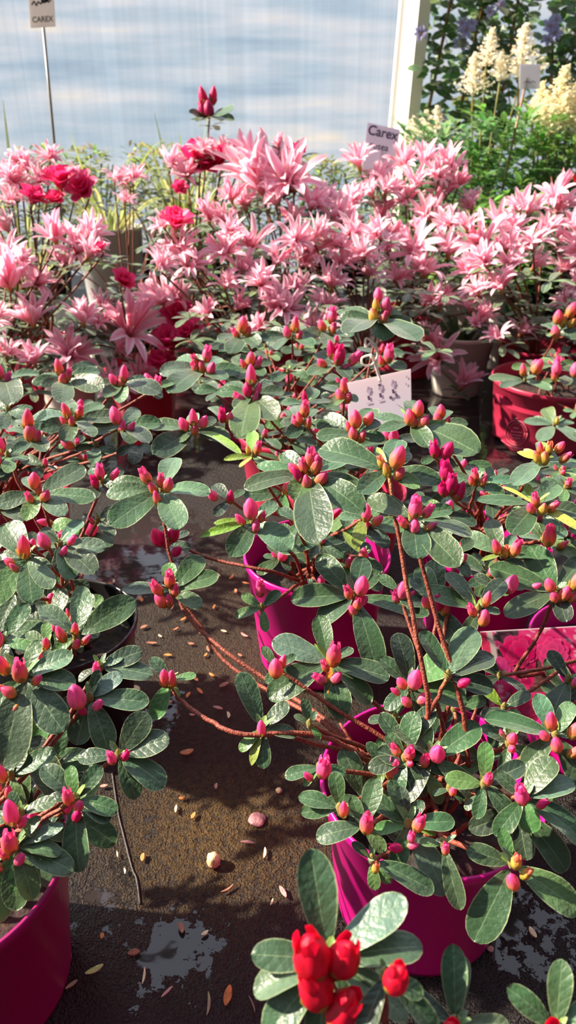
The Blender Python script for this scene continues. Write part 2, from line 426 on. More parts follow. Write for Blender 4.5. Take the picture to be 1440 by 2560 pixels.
def whorl(plant, u, v, Y, tips, buds, kind='p', nb=3, path=None, soil=None, rnd=random, wfac=.46, lscale=1.0, stem=True, lo=False):
    """a shoot end: leaves around a bud cluster, tips in photograph pixels"""
    p = at(u, v, Y); k = mpp(p); s = min(.95, (p - CAM).normalized().z * -1 + .28)
    mb = MB(); cen = p
    lens = []
    for tp in tips:
        dx = (tp[0] - u) * k; dy = -(tp[1] - v) * k; code = tp[2] if len(tp) > 2 else 'd'
        d2 = math.hypot(dx, dy)
        if d2 < 1e-6: continue
        ca, sa = dx / d2, dy / d2
        L = min(1.5, math.sqrt(ca * ca + sa * sa / (s * s))) * d2
        wdep = math.sqrt(max(0, L * L - d2 * d2)) * (1 if dy > 0 else -1)
        d = RT * dx + UP * dy + FW * wdep
        lens.append(L)
        nr = Vector((0, 0, 1)) * .75 + TOCAM(p) * .55 + Vector((rnd.uniform(-.35, .35), rnd.uniform(-.35, .35), 0))
        small = code in 'gyo'
        wd = L * (tp[3] if len(tp) > 3 else (wfac * rnd.uniform(.92, 1.12) * (.8 if small else 1)))
        c = LEAFC[code]; c = tuple(x * rnd.uniform(.85, 1.18) for x in c)
        base = p + d * .07
        leaf_into(mb, base, p + d, nr, wd, c, droop=rnd.uniform(.04, .16) * (1 if wdep <= 0 else .8), cup=rnd.uniform(.05, .30), lo=lo, pointed=.9 if small else .1, rnd=rnd)
    Lm = max(lens) if lens else .03
    # little node where the leaves meet
    lathe_into(mb, [(.0003, -.004), (.0022, -.001), (.0024, .002), (.0004, .005)], mixc(LEAFC['m'], STEMG, .5), 8, tuple(p))
    # a few small young leaves around the buds
    for q in range(3):
        a = rnd.uniform(0, 6.3); dd = Vector((math.cos(a) * .8, math.sin(a) * .8, .9)).normalized()
        leaf_into(mb, p, p + dd * Lm * rnd.uniform(.2, .34), Vector((0, 0, 1)), Lm * .12, LEAFC[rnd.choice('mgms')], .1, .2, True, .8, rnd)
    wo = mb.build('leaf_whorl', M_LEAF, plant, p)
    ax0 = (Vector((0, 0, 1)) + TOCAM(p) * .4).normalized()
    if buds is None:
        buds = []
        for q in range(nb):
            a = q * 2.4 + rnd.uniform(-.4, .4); r = Lm * (.05 + .10 * (q > 0)); bl = Lm * rnd.uniform(.26, .42) * (1.25 if q == 0 else .85)
            side = Vector((math.cos(a), math.sin(a), 0)); ax = (ax0 + side * (.75 if q else .15)).normalized()
            bud(wo, p + side * r + ax * bl * .35, ax, bl, kind, rnd.randrange(9))
    else:
        for b in buds:
            du, dv = b[0] - u, b[1] - v; bl = b[2] * k * 1.05
            kk = b[3] if len(b) > 3 else kind
            pp = p + RT * du * k - UP * dv * k - FW * (bl * .55 + .003)
            ax = (RT * du * .7 + UP * (-dv * .5 + b[2] * .75)); ax.normalize(); ax = (ax - FW * .45).normalized()
            bud(wo, pp, ax, bl, kk, rnd.randrange(9))
    if stem and soil is not None:
        sm = MB()
        b0 = Vector(soil)
        if path: pts = [b0] + [at(*q) for q in path] + [p]
        else:
            h = p - b0
            pts = [b0, b0 + Vector((h.x * .25, h.y * .25, h.z * .42)), b0 + Vector((h.x * .72, h.y * .72, h.z * .76)), p]
        pts = spline(pts, 5); n = len(pts)
        for i in range(1, n - 1): pts[i] += Vector((rnd.uniform(-1, 1), rnd.uniform(-1, 1), 0)) * .0006
        tube_into(sm, pts, [.0017 - .0005 * i / n for i in range(n)], [mixc(STEMC, STEMG, max(0, (i / n - .8) * 4)) for i in range(n)], 7)
        sm.build('stem', M_STEM, plant, b0)
    return wo

def pot_part(plant, R, H, col, rb=.80, scallop=False, lip=.004, soilz=.78, dark=False):
    x, y, z = plant.location
    mb = MB(); c = col; th = .0022
    prof = [(R * rb - .004, .001), (R * rb, .0), (R * (rb + .01), .004), (R * .975, H - lip * 2.2), (R * 1.0, H - lip * 2), (R * 1.015, H - lip), (R * 1.015, H - .001), (R * 1.008, H),
            (R * .985, H), (R * .975, H - .002), (R * (rb + (1 - rb) * soilz) - th, H * soilz - .012)]
    jit = None
    if scallop: jit = lambda i, thh: (.010 * max(0, math.sin(thh * 4 + .7)) ** 2 if i <= 2 else 0)
    lathe_into(mb, prof, c, 64, (x, y, z), jit)
    n = 64; mb.f.append(tuple(range(n)))
    po = mb.build('pot', M_PLASTIC, plant, (x, y, z))
    sm = MB(); rr = R * (rb + (1 - rb) * soilz) - th - .0005; vs = []; fs = []; cs = []; rs = 9; n = 36; rnd = random.Random(int(R * 1e4 + x * 999))
    for i in range(rs + 1):
        for k in range(n):
            a = 2 * PI * k / n; r = rr * i / rs
            vs.append((x + r * math.cos(a), y + r * math.sin(a), z + H * soilz + (0 if i == rs else rnd.uniform(-.002, .0035)))); cs.append(tuple(q * rnd.uniform(.5, 1.6) for q in lin(44, 32, 26)))
    for i in range(rs):
        for k in range(n): fs.append((i * n + k, i * n + (k + 1) % n, (i + 1) * n + (k + 1) % n, (i + 1) * n + k))
    sm.add(vs, fs, cs); sm.build('soil', M_SOIL, plant, (x, y, z + H * soilz))
    return po

MAG = lin(206, 18, 132); MAG_SHADE = lin(150, 14, 92); REDP = lin(190, 50, 82); DARKP = lin(30, 28, 30); WHITEP = lin(226, 220, 210)  # corner pot's magenta is darkened, its shade put into the colour

def bud_plant(name, label, x, y, R, H, potc, whorls, seed, fill=10, fr=.10, fz=(.11, .19), leafL=.034, kinds='ppo', rb=.8, scallop=False, favoid=None, cat='plant', budn=(2, 5), fu=None, bare=0):
    rnd = random.Random(seed)
    pl = thing(name, label, cat, (x, y, 0))
    po = pot_part(pl, R, H, potc, rb, scallop)
    sz = H * .78
    def soil():
        a = rnd.uniform(0, 6.28); r = R * .45 * math.sqrt(rnd.random()); return (x + r * math.cos(a), y + r * math.sin(a), sz - .002)
    for wd in whorls:
        u, v, Y, tips, bs = wd[:5]; opt = wd[5] if len(wd) > 5 else {}
        sp = soil()
        whorl(pl, u, v, Y, tips, bs, kind=opt.get('k', rnd.choice(kinds)), nb=opt.get('nb', rnd.randint(*budn)), path=opt.get('path'), soil=sp, rnd=rnd, wfac=opt.get('w', .46))
    for q in range(bare):         # upright twigs that end under the canopy
        b0 = Vector(soil()); e = b0 + Vector((rnd.uniform(-.05, .05), rnd.uniform(-.01, .05), rnd.uniform(.02, .05)))
        sm = MB(); tube_into(sm, spline([b0, b0.lerp(e, .5) + Vector((rnd.uniform(-.004, .004), 0, 0)), e], 4), [.0013] * 5 + [.0011] * 3 + [.0008], STEMC, 6); sm.build('stem', M_STEM, pl, b0)
    n = 0; tries = 0
    while n < fill and tries < 400:
        tries += 1
        a = rnd.uniform(0, 6.28); r = fr * math.sqrt(rnd.random())
        p = Vector((x + r * math.cos(a), y + r * math.sin(a), rnd.uniform(*fz)))
        q = p - CAM; dz = q.dot(FW); u = 720 + F * q.dot(RT) / dz; v = 1280 - F * q.dot(UP) / dz
        if fu and not (fu[0] < u < fu[1] and fu[2] < v < fu[3]): continue
        n += 1; kpx = F / dz; L = leafL * kpx * rnd.uniform(.7, 1.1); m = rnd.randint(4, 6); a0 = rnd.uniform(0, 6.28); tips = []
        sv = min(1, -q.normalized().z + .2)
        for j in range(m):
            aa = a0 + j * 2 * PI / m + rnd.uniform(-.3, .3); ll = L * rnd.uniform(.6, 1.1)
            tips.append((u + math.cos(aa) * ll, v + math.sin(aa) * ll * sv, rnd.choice('ddkkdm')))
        whorl(pl, u, v, p.y, tips, None, kind=rnd.choice(kinds), nb=rnd.randint(0, 3), soil=soil(), rnd=rnd)
    return pl, po

# ------------------------------------------------------------------ azaleas in bud (whorl: u, v, distance, leaf tips, buds)
P1 = [
 (1020, 2060, .250, [(915, 1990), (978, 1962), (1003, 1975, 'k'), (1060, 2008), (1137, 2055), (1105, 2212, 's'), (980, 2165), (1088, 2085, 'g'), (935, 2075, 'm')], [(1038, 2042, 50, 'o'), (1022, 2078, 34), (985, 2102, 40, 'd'), (1025, 2100, 28)]),
 (825, 1655, .360, [(680, 1605, 's'), (798, 1545), (672, 1738), (972, 1690), (920, 1752), (850, 1782), (885, 1625), (786, 1612, 'g', .2), (838, 1750, 'o', .5)], [(832, 1632, 62, 'o'), (800, 1690, 40), (838, 1688, 36), (812, 1660, 34, 'o')]),
 (1025, 1715, .330, [(1000, 1590, 'k'), (1150, 1638, 'm', .62), (1165, 1752), (1080, 1822), (950, 1650, 'k'), (960, 1770)], [(1030, 1690, 56), (1000, 1702, 36, 'o'), (1052, 1738, 40), (1012, 1748, 34, 'o'), (985, 1722, 30)]),
 (1120, 1690, .315, [(1198, 1578, 's', .55), (1240, 1645, 'k', .6), (1060, 1585), (1230, 1720, 'k')], [(1150, 1700, 34, 'd')]),
 (655, 1822, .310, [(597, 1690), (600, 1872, 'm'), (660, 1912), (720, 1762), (742, 1838), (630, 1905, 'g')], [(655, 1812, 44)]),
 (800, 1918, .290, [(865, 1930), (712, 1940), (760, 1960, 'm')], [(806, 1905, 62), (770, 1930, 34)]),
 (968, 1925, .300, [(920, 1862), (985, 1860), (1066, 1972), (925, 1965, 'm')], [(975, 1910, 62, 'o')]),
 (910, 2065, .245, [(790, 2092), (945, 1958), (960, 2120, 'm'), (880, 2000)], [(912, 2042, 58)]),
 (850, 2022, .255, [(745, 1996), (838, 1938), (752, 2032), (905, 2040, 'm')], [(856, 2008, 48, 'o')]),
 (1280, 2160, .235, [(1168, 2128), (1170, 2322), (1436, 2262, 'm'), (1258, 2080, 'm'), (1250, 2140, 'g')], [(1278, 2138, 44, 'y'), (1270, 2185, 48, 'o'), (1302, 2168, 38, 'y')]),
 (1310, 1995, .260, [(1245, 1938), (1395, 1905, 'd', .6), (1440, 1960, 's', .5), (1446, 2092), (1230, 2078), (1322, 2072, 'm', .7)], [(1288, 1972, 58), (1342, 1998, 34, 'd')]),
 (1388, 1840, .290, [(1216, 1800, 'd', .42), (1352, 1742, 's'), (1300, 1910, 'd', .5), (1440, 1762, 's', .5), (1455, 1960, 'd', .5), (1500, 1830), (1393, 1792, 'g')], [(1360, 1792, 56), (1420, 1812, 58), (1378, 1852, 44, 'o'), (1420, 1868, 46), (1350, 1830, 34, 'o')]),
 (930, 2150, .235, [(880, 2112, 'k'), (935, 2215, 'm'), (1080, 2218, 'd', .38), (975, 2200, 'm')], [(935, 2155, 32, 'y')]),
 (1108, 2110, .240, [(1140, 2250, 'd', .34), (1050, 2105, 'm')], [(1106, 2108, 34)]),
 (1210, 1910, .300, [(1135, 1936, 'm'), (1143, 1860), (1235, 1965), (1255, 1885)], [(1212, 1905, 32, 'o')]),
 (1125, 1972, .280, [(1080, 1985), (1160, 2000), (1120, 1935)], [(1125, 1968, 28, 'o')]),
 (1200, 1985, .275, [(1250, 2015), (1170, 1950), (1160, 2020)], [(1208, 1978, 40, 'd'), (1190, 1990, 28, 'o')]),
 (692, 1668, .350, [(655, 1620), (740, 1640), (665, 1705)], [(690, 1665, 52), (705, 1650, 40)]),
 (775, 1812, .310, [(760, 1752), (800, 1845, 'm'), (735, 1790), (790, 1780)], []),
 (405, 1225, .470, [(268, 1236, 's', .36), (275, 1206, 'd', .36), (426, 1138, 's', .5), (409, 1172, 'g', .55), (527, 1232, 's', .5), (295, 1312, 'd', .5), (463, 1322, 's', .5)], [(372, 1195, 44, 'o'), (425, 1215, 40, 'o'), (398, 1248, 38, 'o'), (388, 1222, 36, 'o'), (408, 1205, 36)], {'path': [(850, 1830, .335), (700, 1722, .375), (560, 1625, .40), (462, 1530, .43), (432, 1420, .452), (410, 1300, .466)]}),
 (430, 1478, .430, [(304, 1474, 's', .36), (500, 1394, 'd', .5), (544, 1440, 'd', .46), (508, 1514, 's', .5), (414, 1410, 'm', .5)], [(400, 1470, 44), (430, 1448, 46), (408, 1500, 40), (428, 1500, 38), (442, 1476, 34, 'o')], {'path': [(840, 1830, .335), (690, 1740, .37), (560, 1650, .40), (490, 1545, .422)]}),
 (425, 1702, .335, [(372, 1648, 'd'), (490, 1690, 'm'), (390, 1790, 'm'), (452, 1738, 'g')], [(419, 1688, 52), (434, 1690, 52)], {'path': [(830, 1850, .31), (610, 1835, .305), (520, 1800, .315), (445, 1745, .33)]}),
 (970, 1175, .385, [(882, 1142, 'g', .25), (800, 1118), (892, 1236), (1040, 1222, 'm'), (950, 1112, 'g', .25), (1030, 1122), (1096, 1205), (1010, 1090)], [(986, 1150, 58, 'o'), (962, 1180, 38, 'y'), (992, 1188, 36), (950, 1160, 34, 'y')]),
 (1030, 1295, .360, [(957, 1246), (1135, 1272), (1172, 1338), (1126, 1408), (1028, 1392, 'd', .6), (925, 1244, 's'), (1090, 1280, 'g')], [(1030, 1272, 56), (1062, 1280, 38), (1004, 1308, 36, 'o'), (1030, 1318, 38), (1068, 1318, 36, 'o')]),
 (1195, 1525, .370, [(1064, 1478), (1130, 1436), (1165, 1468, 'g', .25), (1250, 1530), (1275, 1455, 'k'), (1150, 1590, 'k')], [(1206, 1496, 42, 'o'), (1172, 1524, 38, 'o'), (1200, 1542, 44, 'o')]),
 (1092, 1515, .385, [(1098, 1404), (1034, 1450, 'k'), (1140, 1610, 'k'), (1000, 1500, 'k'), (1060, 1420)], [(1085, 1505, 44, 'd'), (1105, 1520, 36), (1060, 1505, 34)]),
 (1135, 1385, .41, [(1080, 1330), (1190, 1350), (1160, 1440), (1085, 1420)], [(1135, 1375, 36), (1150, 1395, 28, 'o')]),
 (1000, 1480, .40, [(950, 1440), (1050, 1440), (1040, 1530)], [(1000, 1475, 48), (985, 1490, 36), (1022, 1488, 32)]),
]
P2 = [
 (770, 1185, .425, [(704, 1128), (640, 1162, 's', .28), (612, 1222, 'd', .36), (882, 1130, 's', .45), (912, 1246), (790, 1352, 'k', .42), (900, 1282, 'd', .4), (738, 1256, 'm', .7), (835, 1120, 'd')], [(775, 1152, 50), (745, 1190, 44, 'd'), (766, 1210, 40), (800, 1200, 44, 'o'), (788, 1168, 50, 'o'), (758, 1170, 40, 'o'), (735, 1175, 34)]),
 (632, 1305, .450, [(502, 1342, 'g', .22), (690, 1254, 's'), (730, 1372, 's', .55), (583, 1388, 'd', .55), (534, 1308, 'g', .3), (615, 1255, 'm')], [(630, 1275, 54), (604, 1300, 36), (640, 1318, 34), (655, 1295, 30, 'o')]),
 (910, 1295, .480, [(845, 1292, 's'), (992, 1322, 's'), (880, 1370, 'g'), (960, 1262)], [(912, 1285, 46), (938, 1302, 34, 'o')]),
 (885, 1490, .420, [(797, 1394), (915, 1396), (727, 1500, 'd', .45), (797, 1552, 'd', .6), (1068, 1532, 'd', .28), (930, 1662, 'd', .38), (948, 1432), (915, 1450, 'y')], [(900, 1464, 52), (868, 1480, 38, 'o'), (890, 1508, 38, 'o'), (880, 1525, 34, 'o'), (905, 1500, 30)]),
 (632, 1140, .520, [(628, 1068, 'g', .4), (600, 1170, 'y'), (560, 1150, 'g'), (660, 1165, 'm')], [(645, 1125, 34, 'o'), (622, 1130, 26, 'y')]),
 (745, 1305, .47, [(700, 1270), (790, 1330), (720, 1370), (780, 1260)], [(745, 1295, 42), (835, 1285, 40, 'd'), (760, 1310, 30, 'o')]),
 (905, 1390, .47, [(860, 1330, 'g'), (880, 1420, 'm'), (950, 1430)], [(905, 1385, 32)]),
 (800, 1470, .47, [(840, 1500), (770, 1450, 'k')], [(800, 1455, 44)]),
 (655, 1520, .44, [(604, 1488, 'm'), (588, 1540, 'm'), (665, 1575, 'm'), (700, 1480)], [(652, 1470, 44, 'p')]),
 (420, 1355, .50, [(470, 1330, 'k'), (480, 1372, 'k'), (400, 1310, 'k')], [(402, 1345, 48, 'd'), (440, 1335, 46, 'd'), (445, 1378, 34, 'd'), (420, 1350, 44, 'd')], {'path': [(680, 1430, .49), (540, 1400, .50)]}),
 (575, 1250, .50, [(530, 1210, 'k'), (610, 1225), (540, 1290, 'k')], [(578, 1245, 36, 'd'), (535, 1240, 34)]),
]
P3 = [
 (190, 1592, .360, [(188, 1472, 's', .4), (208, 1488, 'd', .45), (328, 1505, 'd', .46), (88, 1522, 'd', .45), (135, 1635, 'm'), (210, 1628, 's')], [(165, 1582, 46), (197, 1568, 36), (222, 1595, 36), (200, 1606, 30)]),
 (225, 1745, .310, [(374, 1755, 'd', .42), (282, 1862, 'd', .5), (202, 1850, 'd', .6), (152, 1760), (300, 1690, 's', .55), (240, 1680, 'k')], [(206, 1733, 66), (215, 1767, 34, 'd'), (252, 1755, 34)]),
 (250, 1668, .330, [(384, 1686, 'd', .5), (352, 1630, 'k'), (306, 1640, 's', .5), (200, 1700, 'k')], [(250, 1668, 34)]),
 (62, 1692, .310, [(192, 1708, 'd', .48), (178, 1812, 'd', .5), (44, 1895, 'd', .5), (-30, 1785, 'd', .5), (82, 1608), (176, 1642, 's'), (-20, 1650)], [(68, 1670, 62), (25, 1655, 58), (105, 1692, 40), (38, 1722, 40), (52, 1762, 34), (15, 1712, 32)]),
 (298, 1888, .280, [(362, 1790, 'k', .6), (422, 1850, 'k', .6), (416, 1958, 'd', .55), (348, 1985, 'd', .5), (195, 1895, 'k')], [(288, 1885, 38), (320, 1880, 32, 'd')]),
 (190, 1998, .260, [(97, 1925), (167, 1922, 'm', .45), (247, 1922), (297, 2024, 'd', .46), (214, 2155, 'd', .46), (120, 1995, 'k'), (280, 2045, 'k')], [(184, 1978, 48), (207, 2002, 36), (202, 2026, 38, 'd')]),
 (28, 1940, .275, [(134, 1885, 'd', .5), (62, 2005, 'm'), (-60, 1930), (60, 1885, 'k'), (65, 1935, 'm')], [(22, 1920, 52, 'o'), (35, 1968, 38, 'o'), (5, 1955, 34)]),
 (52, 2035, .250, [(138, 2005, 'd', .5), (-50, 2060), (90, 2085, 'm'), (20, 1985)], [(50, 2012, 72), (70, 2040, 40)]),
 (40, 2115, .240, [(156, 2132, 'd', .4), (189, 2170, 'd', .45), (58, 2252, 'd', .5), (5, 2280, 'm'), (95, 2050, 's', .4), (155, 2070, 's', .3), (-70, 2180), (95, 2230, 'm')], [(45, 2085, 66, 'o'), (62, 2132, 38), (5, 2148, 44), (25, 2120, 36, 'o')]),
 (8, 1600, .350, [(50, 1515, 'd', .5), (-60, 1560), (100, 1625, 'm'), (40, 1660, 'k')], [(8, 1592, 52)]),
 (118, 1612, .345, [(60, 1585, 'm'), (140, 1700, 's'), (105, 1560, 'm')], [(125, 1605, 36, 'o'), (112, 1640, 28, 'o')]),
]
P4 = [
 (68, 1395, .420, [(-15, 1310, 'd', .6), (135, 1425, 's', .5), (110, 1498, 'd', .5), (-20, 1450, 'd'), (150, 1465, 's'), (10, 1500, 'm')], [(76, 1368, 62), (50, 1420, 34), (36, 1405, 30, 'o')]),
 (150, 1362, .440, [(190, 1302, 's', .55), (267, 1368, 's', .42), (252, 1432, 'd', .5), (170, 1430, 'k'), (93, 1322, 'k'), (195, 1445, 's')], [(122, 1353, 44), (168, 1380, 36), (186, 1352, 30)]),
 (98, 1235, .480, [(0, 1262, 'd', .5), (242, 1246, 'd', .4), (190, 1162, 'd', .5), (92, 1302, 'm', .5), (45, 1190, 's'), (180, 1290, 's')], [(98, 1206, 44), (123, 1242, 36), (86, 1248, 32), (105, 1225, 30, 'o')]),
 (0, 1275, .470, [(75, 1300, 'd', .55), (-60, 1230), (40, 1235)], []),
 (255, 1205, .500, [(215, 1170), (310, 1225), (230, 1260, 'k'), (300, 1170)], [(258, 1184, 40), (245, 1208, 34, 'd'), (292, 1190, 32)]),
 (20, 1140, .520, [(75, 1150), (-40, 1170), (60, 1105), (45, 1185, 'm')], [(15, 1118, 38), (5, 1150, 34)]),
 (245, 1300, .50, [(295, 1340, 'k'), (200, 1290, 'k'), (280, 1265, 'k')], [(125, 1305, 36), (235, 1300, 26)]),
 (40, 1480, .41, [(-10, 1440), (95, 1530, 'k'), (20, 1560), (90, 1470)], []),
]
P5 = [
 (82, 1085, .580, [(10, 1072), (115, 1012), (135, 1135, 'd'), (50, 1140), (30, 1040)], [(84, 1058, 54), (88, 1088, 46), (103, 1098, 40)]),
 (188, 1050, .600, [(114, 1078), (240, 1000), (290, 1040), (182, 1112), (150, 1000), (76, 1038, 's'), (250, 1100)], [(176, 1034, 40), (206, 1036, 34), (188, 1060, 32), (168, 1058, 28)]),
 (308, 1065, .600, [(402, 1058), (330, 1012, 's'), (222, 1082), (346, 1115), (228, 1040), (385, 1115, 'k')], [(297, 1046, 44), (312, 1072, 34), (332, 1072, 32)]),
 (162, 945, .700, [(95, 940), (88, 962), (242, 922), (272, 978), (182, 1022, 's'), (220, 900), (115, 970)], [(158, 928, 42), (178, 945, 32, 'o'), (165, 955, 32, 'o')]),
 (308, 955, .700, [(368, 945, 's'), (412, 992, 'k'), (240, 975), (320, 1018, 's'), (280, 1005)], [(318, 943, 42), (290, 955, 30), (310, 962, 30, 'o')]),
 (12, 945, .700, [(92, 932), (70, 985), (78, 1030), (-40, 960), (50, 1010)], [(8, 935, 42), (28, 952, 30)]),
 (390, 970, .72, [(430, 950, 'm'), (350, 985, 'k'), (405, 1005, 'k')], [(378, 962, 40), (398, 968, 38), (395, 985, 30)]),
 (20, 1025, .62, [(80, 1020), (75, 1050), (-50, 1000), (30, 1080)], []),
 (240, 1115, .60, [(190, 1125), (290, 1135), (250, 1165, 's')], [(225, 1085, 32, 'd'), (350, 1105, 32, 'd'), (180, 1115, 34)]),
 (350, 1110, .61, [(390, 1140, 'k'), (300, 1140, 'k'), (345, 1165, 'k')], []),
]
P6 = [
 (510, 922, .780, [(437, 882, 's'), (402, 935, 's'), (442, 1002, 'd'), (546, 882, 's'), (602, 932), (570, 960), (470, 880)], [(521, 895, 40), (492, 910, 32, 'o'), (530, 928, 34), (508, 925, 34, 'o'), (492, 925, 30, 'o')]),
 (608, 838, .860, [(545, 852), (662, 850, 's'), (580, 900), (650, 880), (590, 800, 's')], [(608, 822, 40), (622, 838, 30), (592, 842, 28, 'o')]),
 (730, 842, .850, [(648, 850), (782, 878), (760, 800), (690, 890), (790, 830), (670, 820)], [(738, 822, 40, 'o'), (718, 838, 30), (745, 850, 30, 'o')]),
 (822, 825, .860, [(760, 850), (880, 850), (812, 880, 's'), (800, 790, 'm')], [(828, 800, 40), (805, 822, 30, 'o'), (830, 830, 30, 'o')]),
 (628, 915, .80, [(580, 880), (680, 900), (660, 950), (600, 960), (620, 870)], [(628, 905, 34, 'o'), (612, 918, 30, 'o'), (645, 915, 30)]),
 (840, 910, .80, [(790, 870, 'k'), (900, 880), (770, 950), (870, 955, 'k'), (905, 920)], [(828, 885, 46, 'd'), (845, 900, 50, 'd'), (882, 905, 40), (805, 915, 30, 'o'), (862, 925, 32)]),
 (965, 905, .80, [(920, 930), (1010, 930), (990, 870)], [(968, 895, 44), (950, 910, 30, 'o')]),
 (720, 930, .79, [(680, 960), (770, 950), (735, 890)], []),
]
P6b = [
 (630, 985, .680, [(538, 980), (712, 978), (680, 945, 's'), (592, 1030), (610, 1108, 'm', .42), (694, 1062), (560, 950), (660, 1020)], [(630, 948, 50), (620, 982, 36, 'd'), (640, 1000, 32), (602, 1000, 32), (645, 980, 30)]),
 (486, 1075, .600, [(376, 1066), (398, 1142, 'd', .5), (475, 1025, 's', .5), (578, 1102), (535, 1040), (610, 1145, 'g', .25), (455, 1110)], [(488, 1052, 44), (464, 1066, 36), (512, 1060, 34), (490, 1078, 30, 'o')]),
 (890, 1085, .580, [(790, 1092), (812, 1032), (942, 1010), (955, 1050, 'k'), (835, 1125), (960, 1100)], [(886, 1055, 46), (917, 1052, 36), (880, 1090, 34, 'o'), (902, 1096, 34, 'o'), (870, 1072, 30)]),
 (760, 1055, .600, [(700, 1060), (825, 1070), (790, 1015), (720, 1100), (735, 1005, 's')], [(762, 1030, 40), (748, 1052, 34, 'o'), (770, 1062, 32), (740, 1062, 28)]),
 (945, 800, .740, [(855, 758), (850, 790), (860, 862, 'd', .55), (948, 872, 's', .6), (1022, 885, 'd', .5), (1026, 820), (1012, 772), (905, 770, 's')], [(942, 748, 34), (930, 800, 36, 'y'), (960, 772, 36), (955, 805, 34, 'o'), (936, 775, 38, 'y'), (965, 790, 30, 'o')], {'path': None}),
 (862, 985, .66, [(805, 960), (830, 1020, 'm'), (890, 1010, 's')], [(858, 975, 40, 'o'), (850, 995, 34, 'o'), (868, 1000, 30)]),
 (560, 1050, .64, [(520, 1010), (600, 1080), (540, 1090, 'k')], [(558, 1045, 36, 'd'), (575, 1050, 30)]),
 (765, 1010, .66, [(700, 1010), (830, 1000, 'k'), (790, 960), (770, 1050)], [(762, 1000, 32, 'd')]),
]
P7 = [
 (1030, 1055, .560, [(938, 1036, 's', .3), (944, 1080, 'd', .42), (1045, 990, 'd', .55), (1076, 1036, 'g', .5), (1138, 1088, 'm', .3), (1055, 1125), (1168, 1142, 'd', .5), (1010, 1015, 'g', .25)], [(1040, 1030, 42, 'o'), (1018, 1050, 40, 'o'), (1052, 1062, 38, 'o'), (1030, 1060, 30, 'o')]),
 (1100, 1055, .580, [(1090, 1008), (1168, 1062), (1135, 1020), (1060, 1085)], [(1096, 1035, 36), (1088, 1050, 32), (1112, 1060, 30)]),
 (1190, 1205, .500, [(1108, 1188, 's'), (1187, 1158, 's', .55), (1288, 1198, 's', .3), (1140, 1240, 'k'), (1250, 1240)], [(1180, 1192, 34), (1200, 1205, 32, 'o'), (1172, 1205, 30, 'o')]),
 (1120, 1225, .480, [(1085, 1180, 'k'), (1160, 1255, 'k')], [(1105, 1185, 56, 'd'), (1118, 1215, 56, 'd'), (1140, 1232, 50, 'd'), (1100, 1225, 44, 'd')]),
 (1090, 1140, .530, [(1050, 1160), (1130, 1170, 's'), (1080, 1105)], [(1080, 1130, 44, 'd'), (1108, 1132, 46, 'd')]),
 (1340, 1262, .440, [(1195, 1250, 'd', .32), (1268, 1215, 'y', .2), (1332, 1205, 'g', .35), (1412, 1208, 's', .55), (1255, 1332, 'd', .55), (1436, 1328, 'y', .25), (1445, 1288), (1368, 1228, 'g', .6)], [(1328, 1252, 36, 'o'), (1345, 1275, 34, 'y'), (1318, 1272, 32, 'o'), (1370, 1268, 32, 'o')]),
 (1355, 1150, .480, [(1260, 1218, 's', .4), (1372, 1098, 'g', .5), (1320, 1120, 'y'), (1440, 1165, 's'), (1388, 1140, 'g', .5), (1300, 1128, 'y')], [(1340, 1125, 32), (1388, 1122, 32), (1332, 1148, 36, 'y'), (1360, 1128, 36, 'y'), (1400, 1148, 34), (1350, 1150, 36, 'y')]),
 (1255, 1385, .440, [(1172, 1335, 's'), (1242, 1300), (1350, 1385), (1200, 1400, 'g'), (1300, 1340, 's')], [(1232, 1368, 44), (1276, 1372, 46), (1255, 1380, 32, 'y')]),
 (1358, 1350, .450, [(1425, 1325, 's'), (1300, 1340, 's'), (1430, 1390, 'm'), (1330, 1300)], [(1358, 1342, 54), (1395, 1362, 30)]),
 (1240, 1470, .42, [(1190, 1440, 'k'), (1310, 1470)], [(1228, 1470, 50, 'd'), (1265, 1460, 50), (1325, 1465, 34)]),
]
P10 = [
 (1390, 1480, .410, [(1235, 1422, 'd', .42), (1352, 1368, 'd', .55), (1250, 1535, 'd', .42), (1397, 1548, 'k', .6), (1480, 1400), (1500, 1520)], [(1425, 1450, 56), (1398, 1482, 40, 'o'), (1364, 1462, 40, 'o'), (1420, 1490, 36), (1375, 1490, 34)], {'path': [(1300, 1690, .40), (1345, 1590, .405)]}),
 (1250, 1690, .37, [(1200, 1640, 'k', .6), (1175, 1720, 'k'), (1310, 1730, 'k', .5)], []),
 (1420, 1700, .37, [(1385, 1632, 'k', .5), (1360, 1790, 'k', .6), (1480, 1700, 'k')], [(1425, 1700, 34)]),
 (1260, 1770, .35, [(1190, 1700, 'g'), (1225, 1860), (1330, 1735, 'k', .5), (1200, 1790, 'k')], []),
]
P8 = [
 (1312, 950, 1.02, [(1225, 942, 's', .32), (1240, 972, 's', .3), (1362, 982, 's', .36), (1345, 935, 's')], [(1332, 925, 40), (1300, 932, 32)]),
 (1385, 948, 1.04, [(1440, 962, 's'), (1350, 960, 'm')], [(1382, 928, 36), (1378, 945, 30, 'o')]),
 (1425, 940, 1.03, [(1470, 960, 's', .3), (1390, 970)], [(1428, 932, 36)]),
 (1392, 830, 1.03, [(1370, 800), (1440, 800), (1440, 850), (1360, 850, 'm'), (1412, 790)], [(1418, 785, 38), (1385, 802, 34, 'o'), (1380, 840, 34), (1400, 812, 30, 'y'), (1420, 815, 28, 'y')]),
 (1385, 1062, .93, [(1312, 1052, 's', .35), (1328, 1110, 's', .42), (1342, 1040, 's', .35), (1384, 1012, 'm', .5), (1438, 1055, 's'), (1432, 1112, 's', .42), (1416, 1040, 's')], [(1386, 1055, 20, 'y')]),
 (1440, 1030, .95, [(1410, 1025, 's'), (1420, 1050, 's'), (1480, 1050)], [(1440, 1020, 28)]),
]

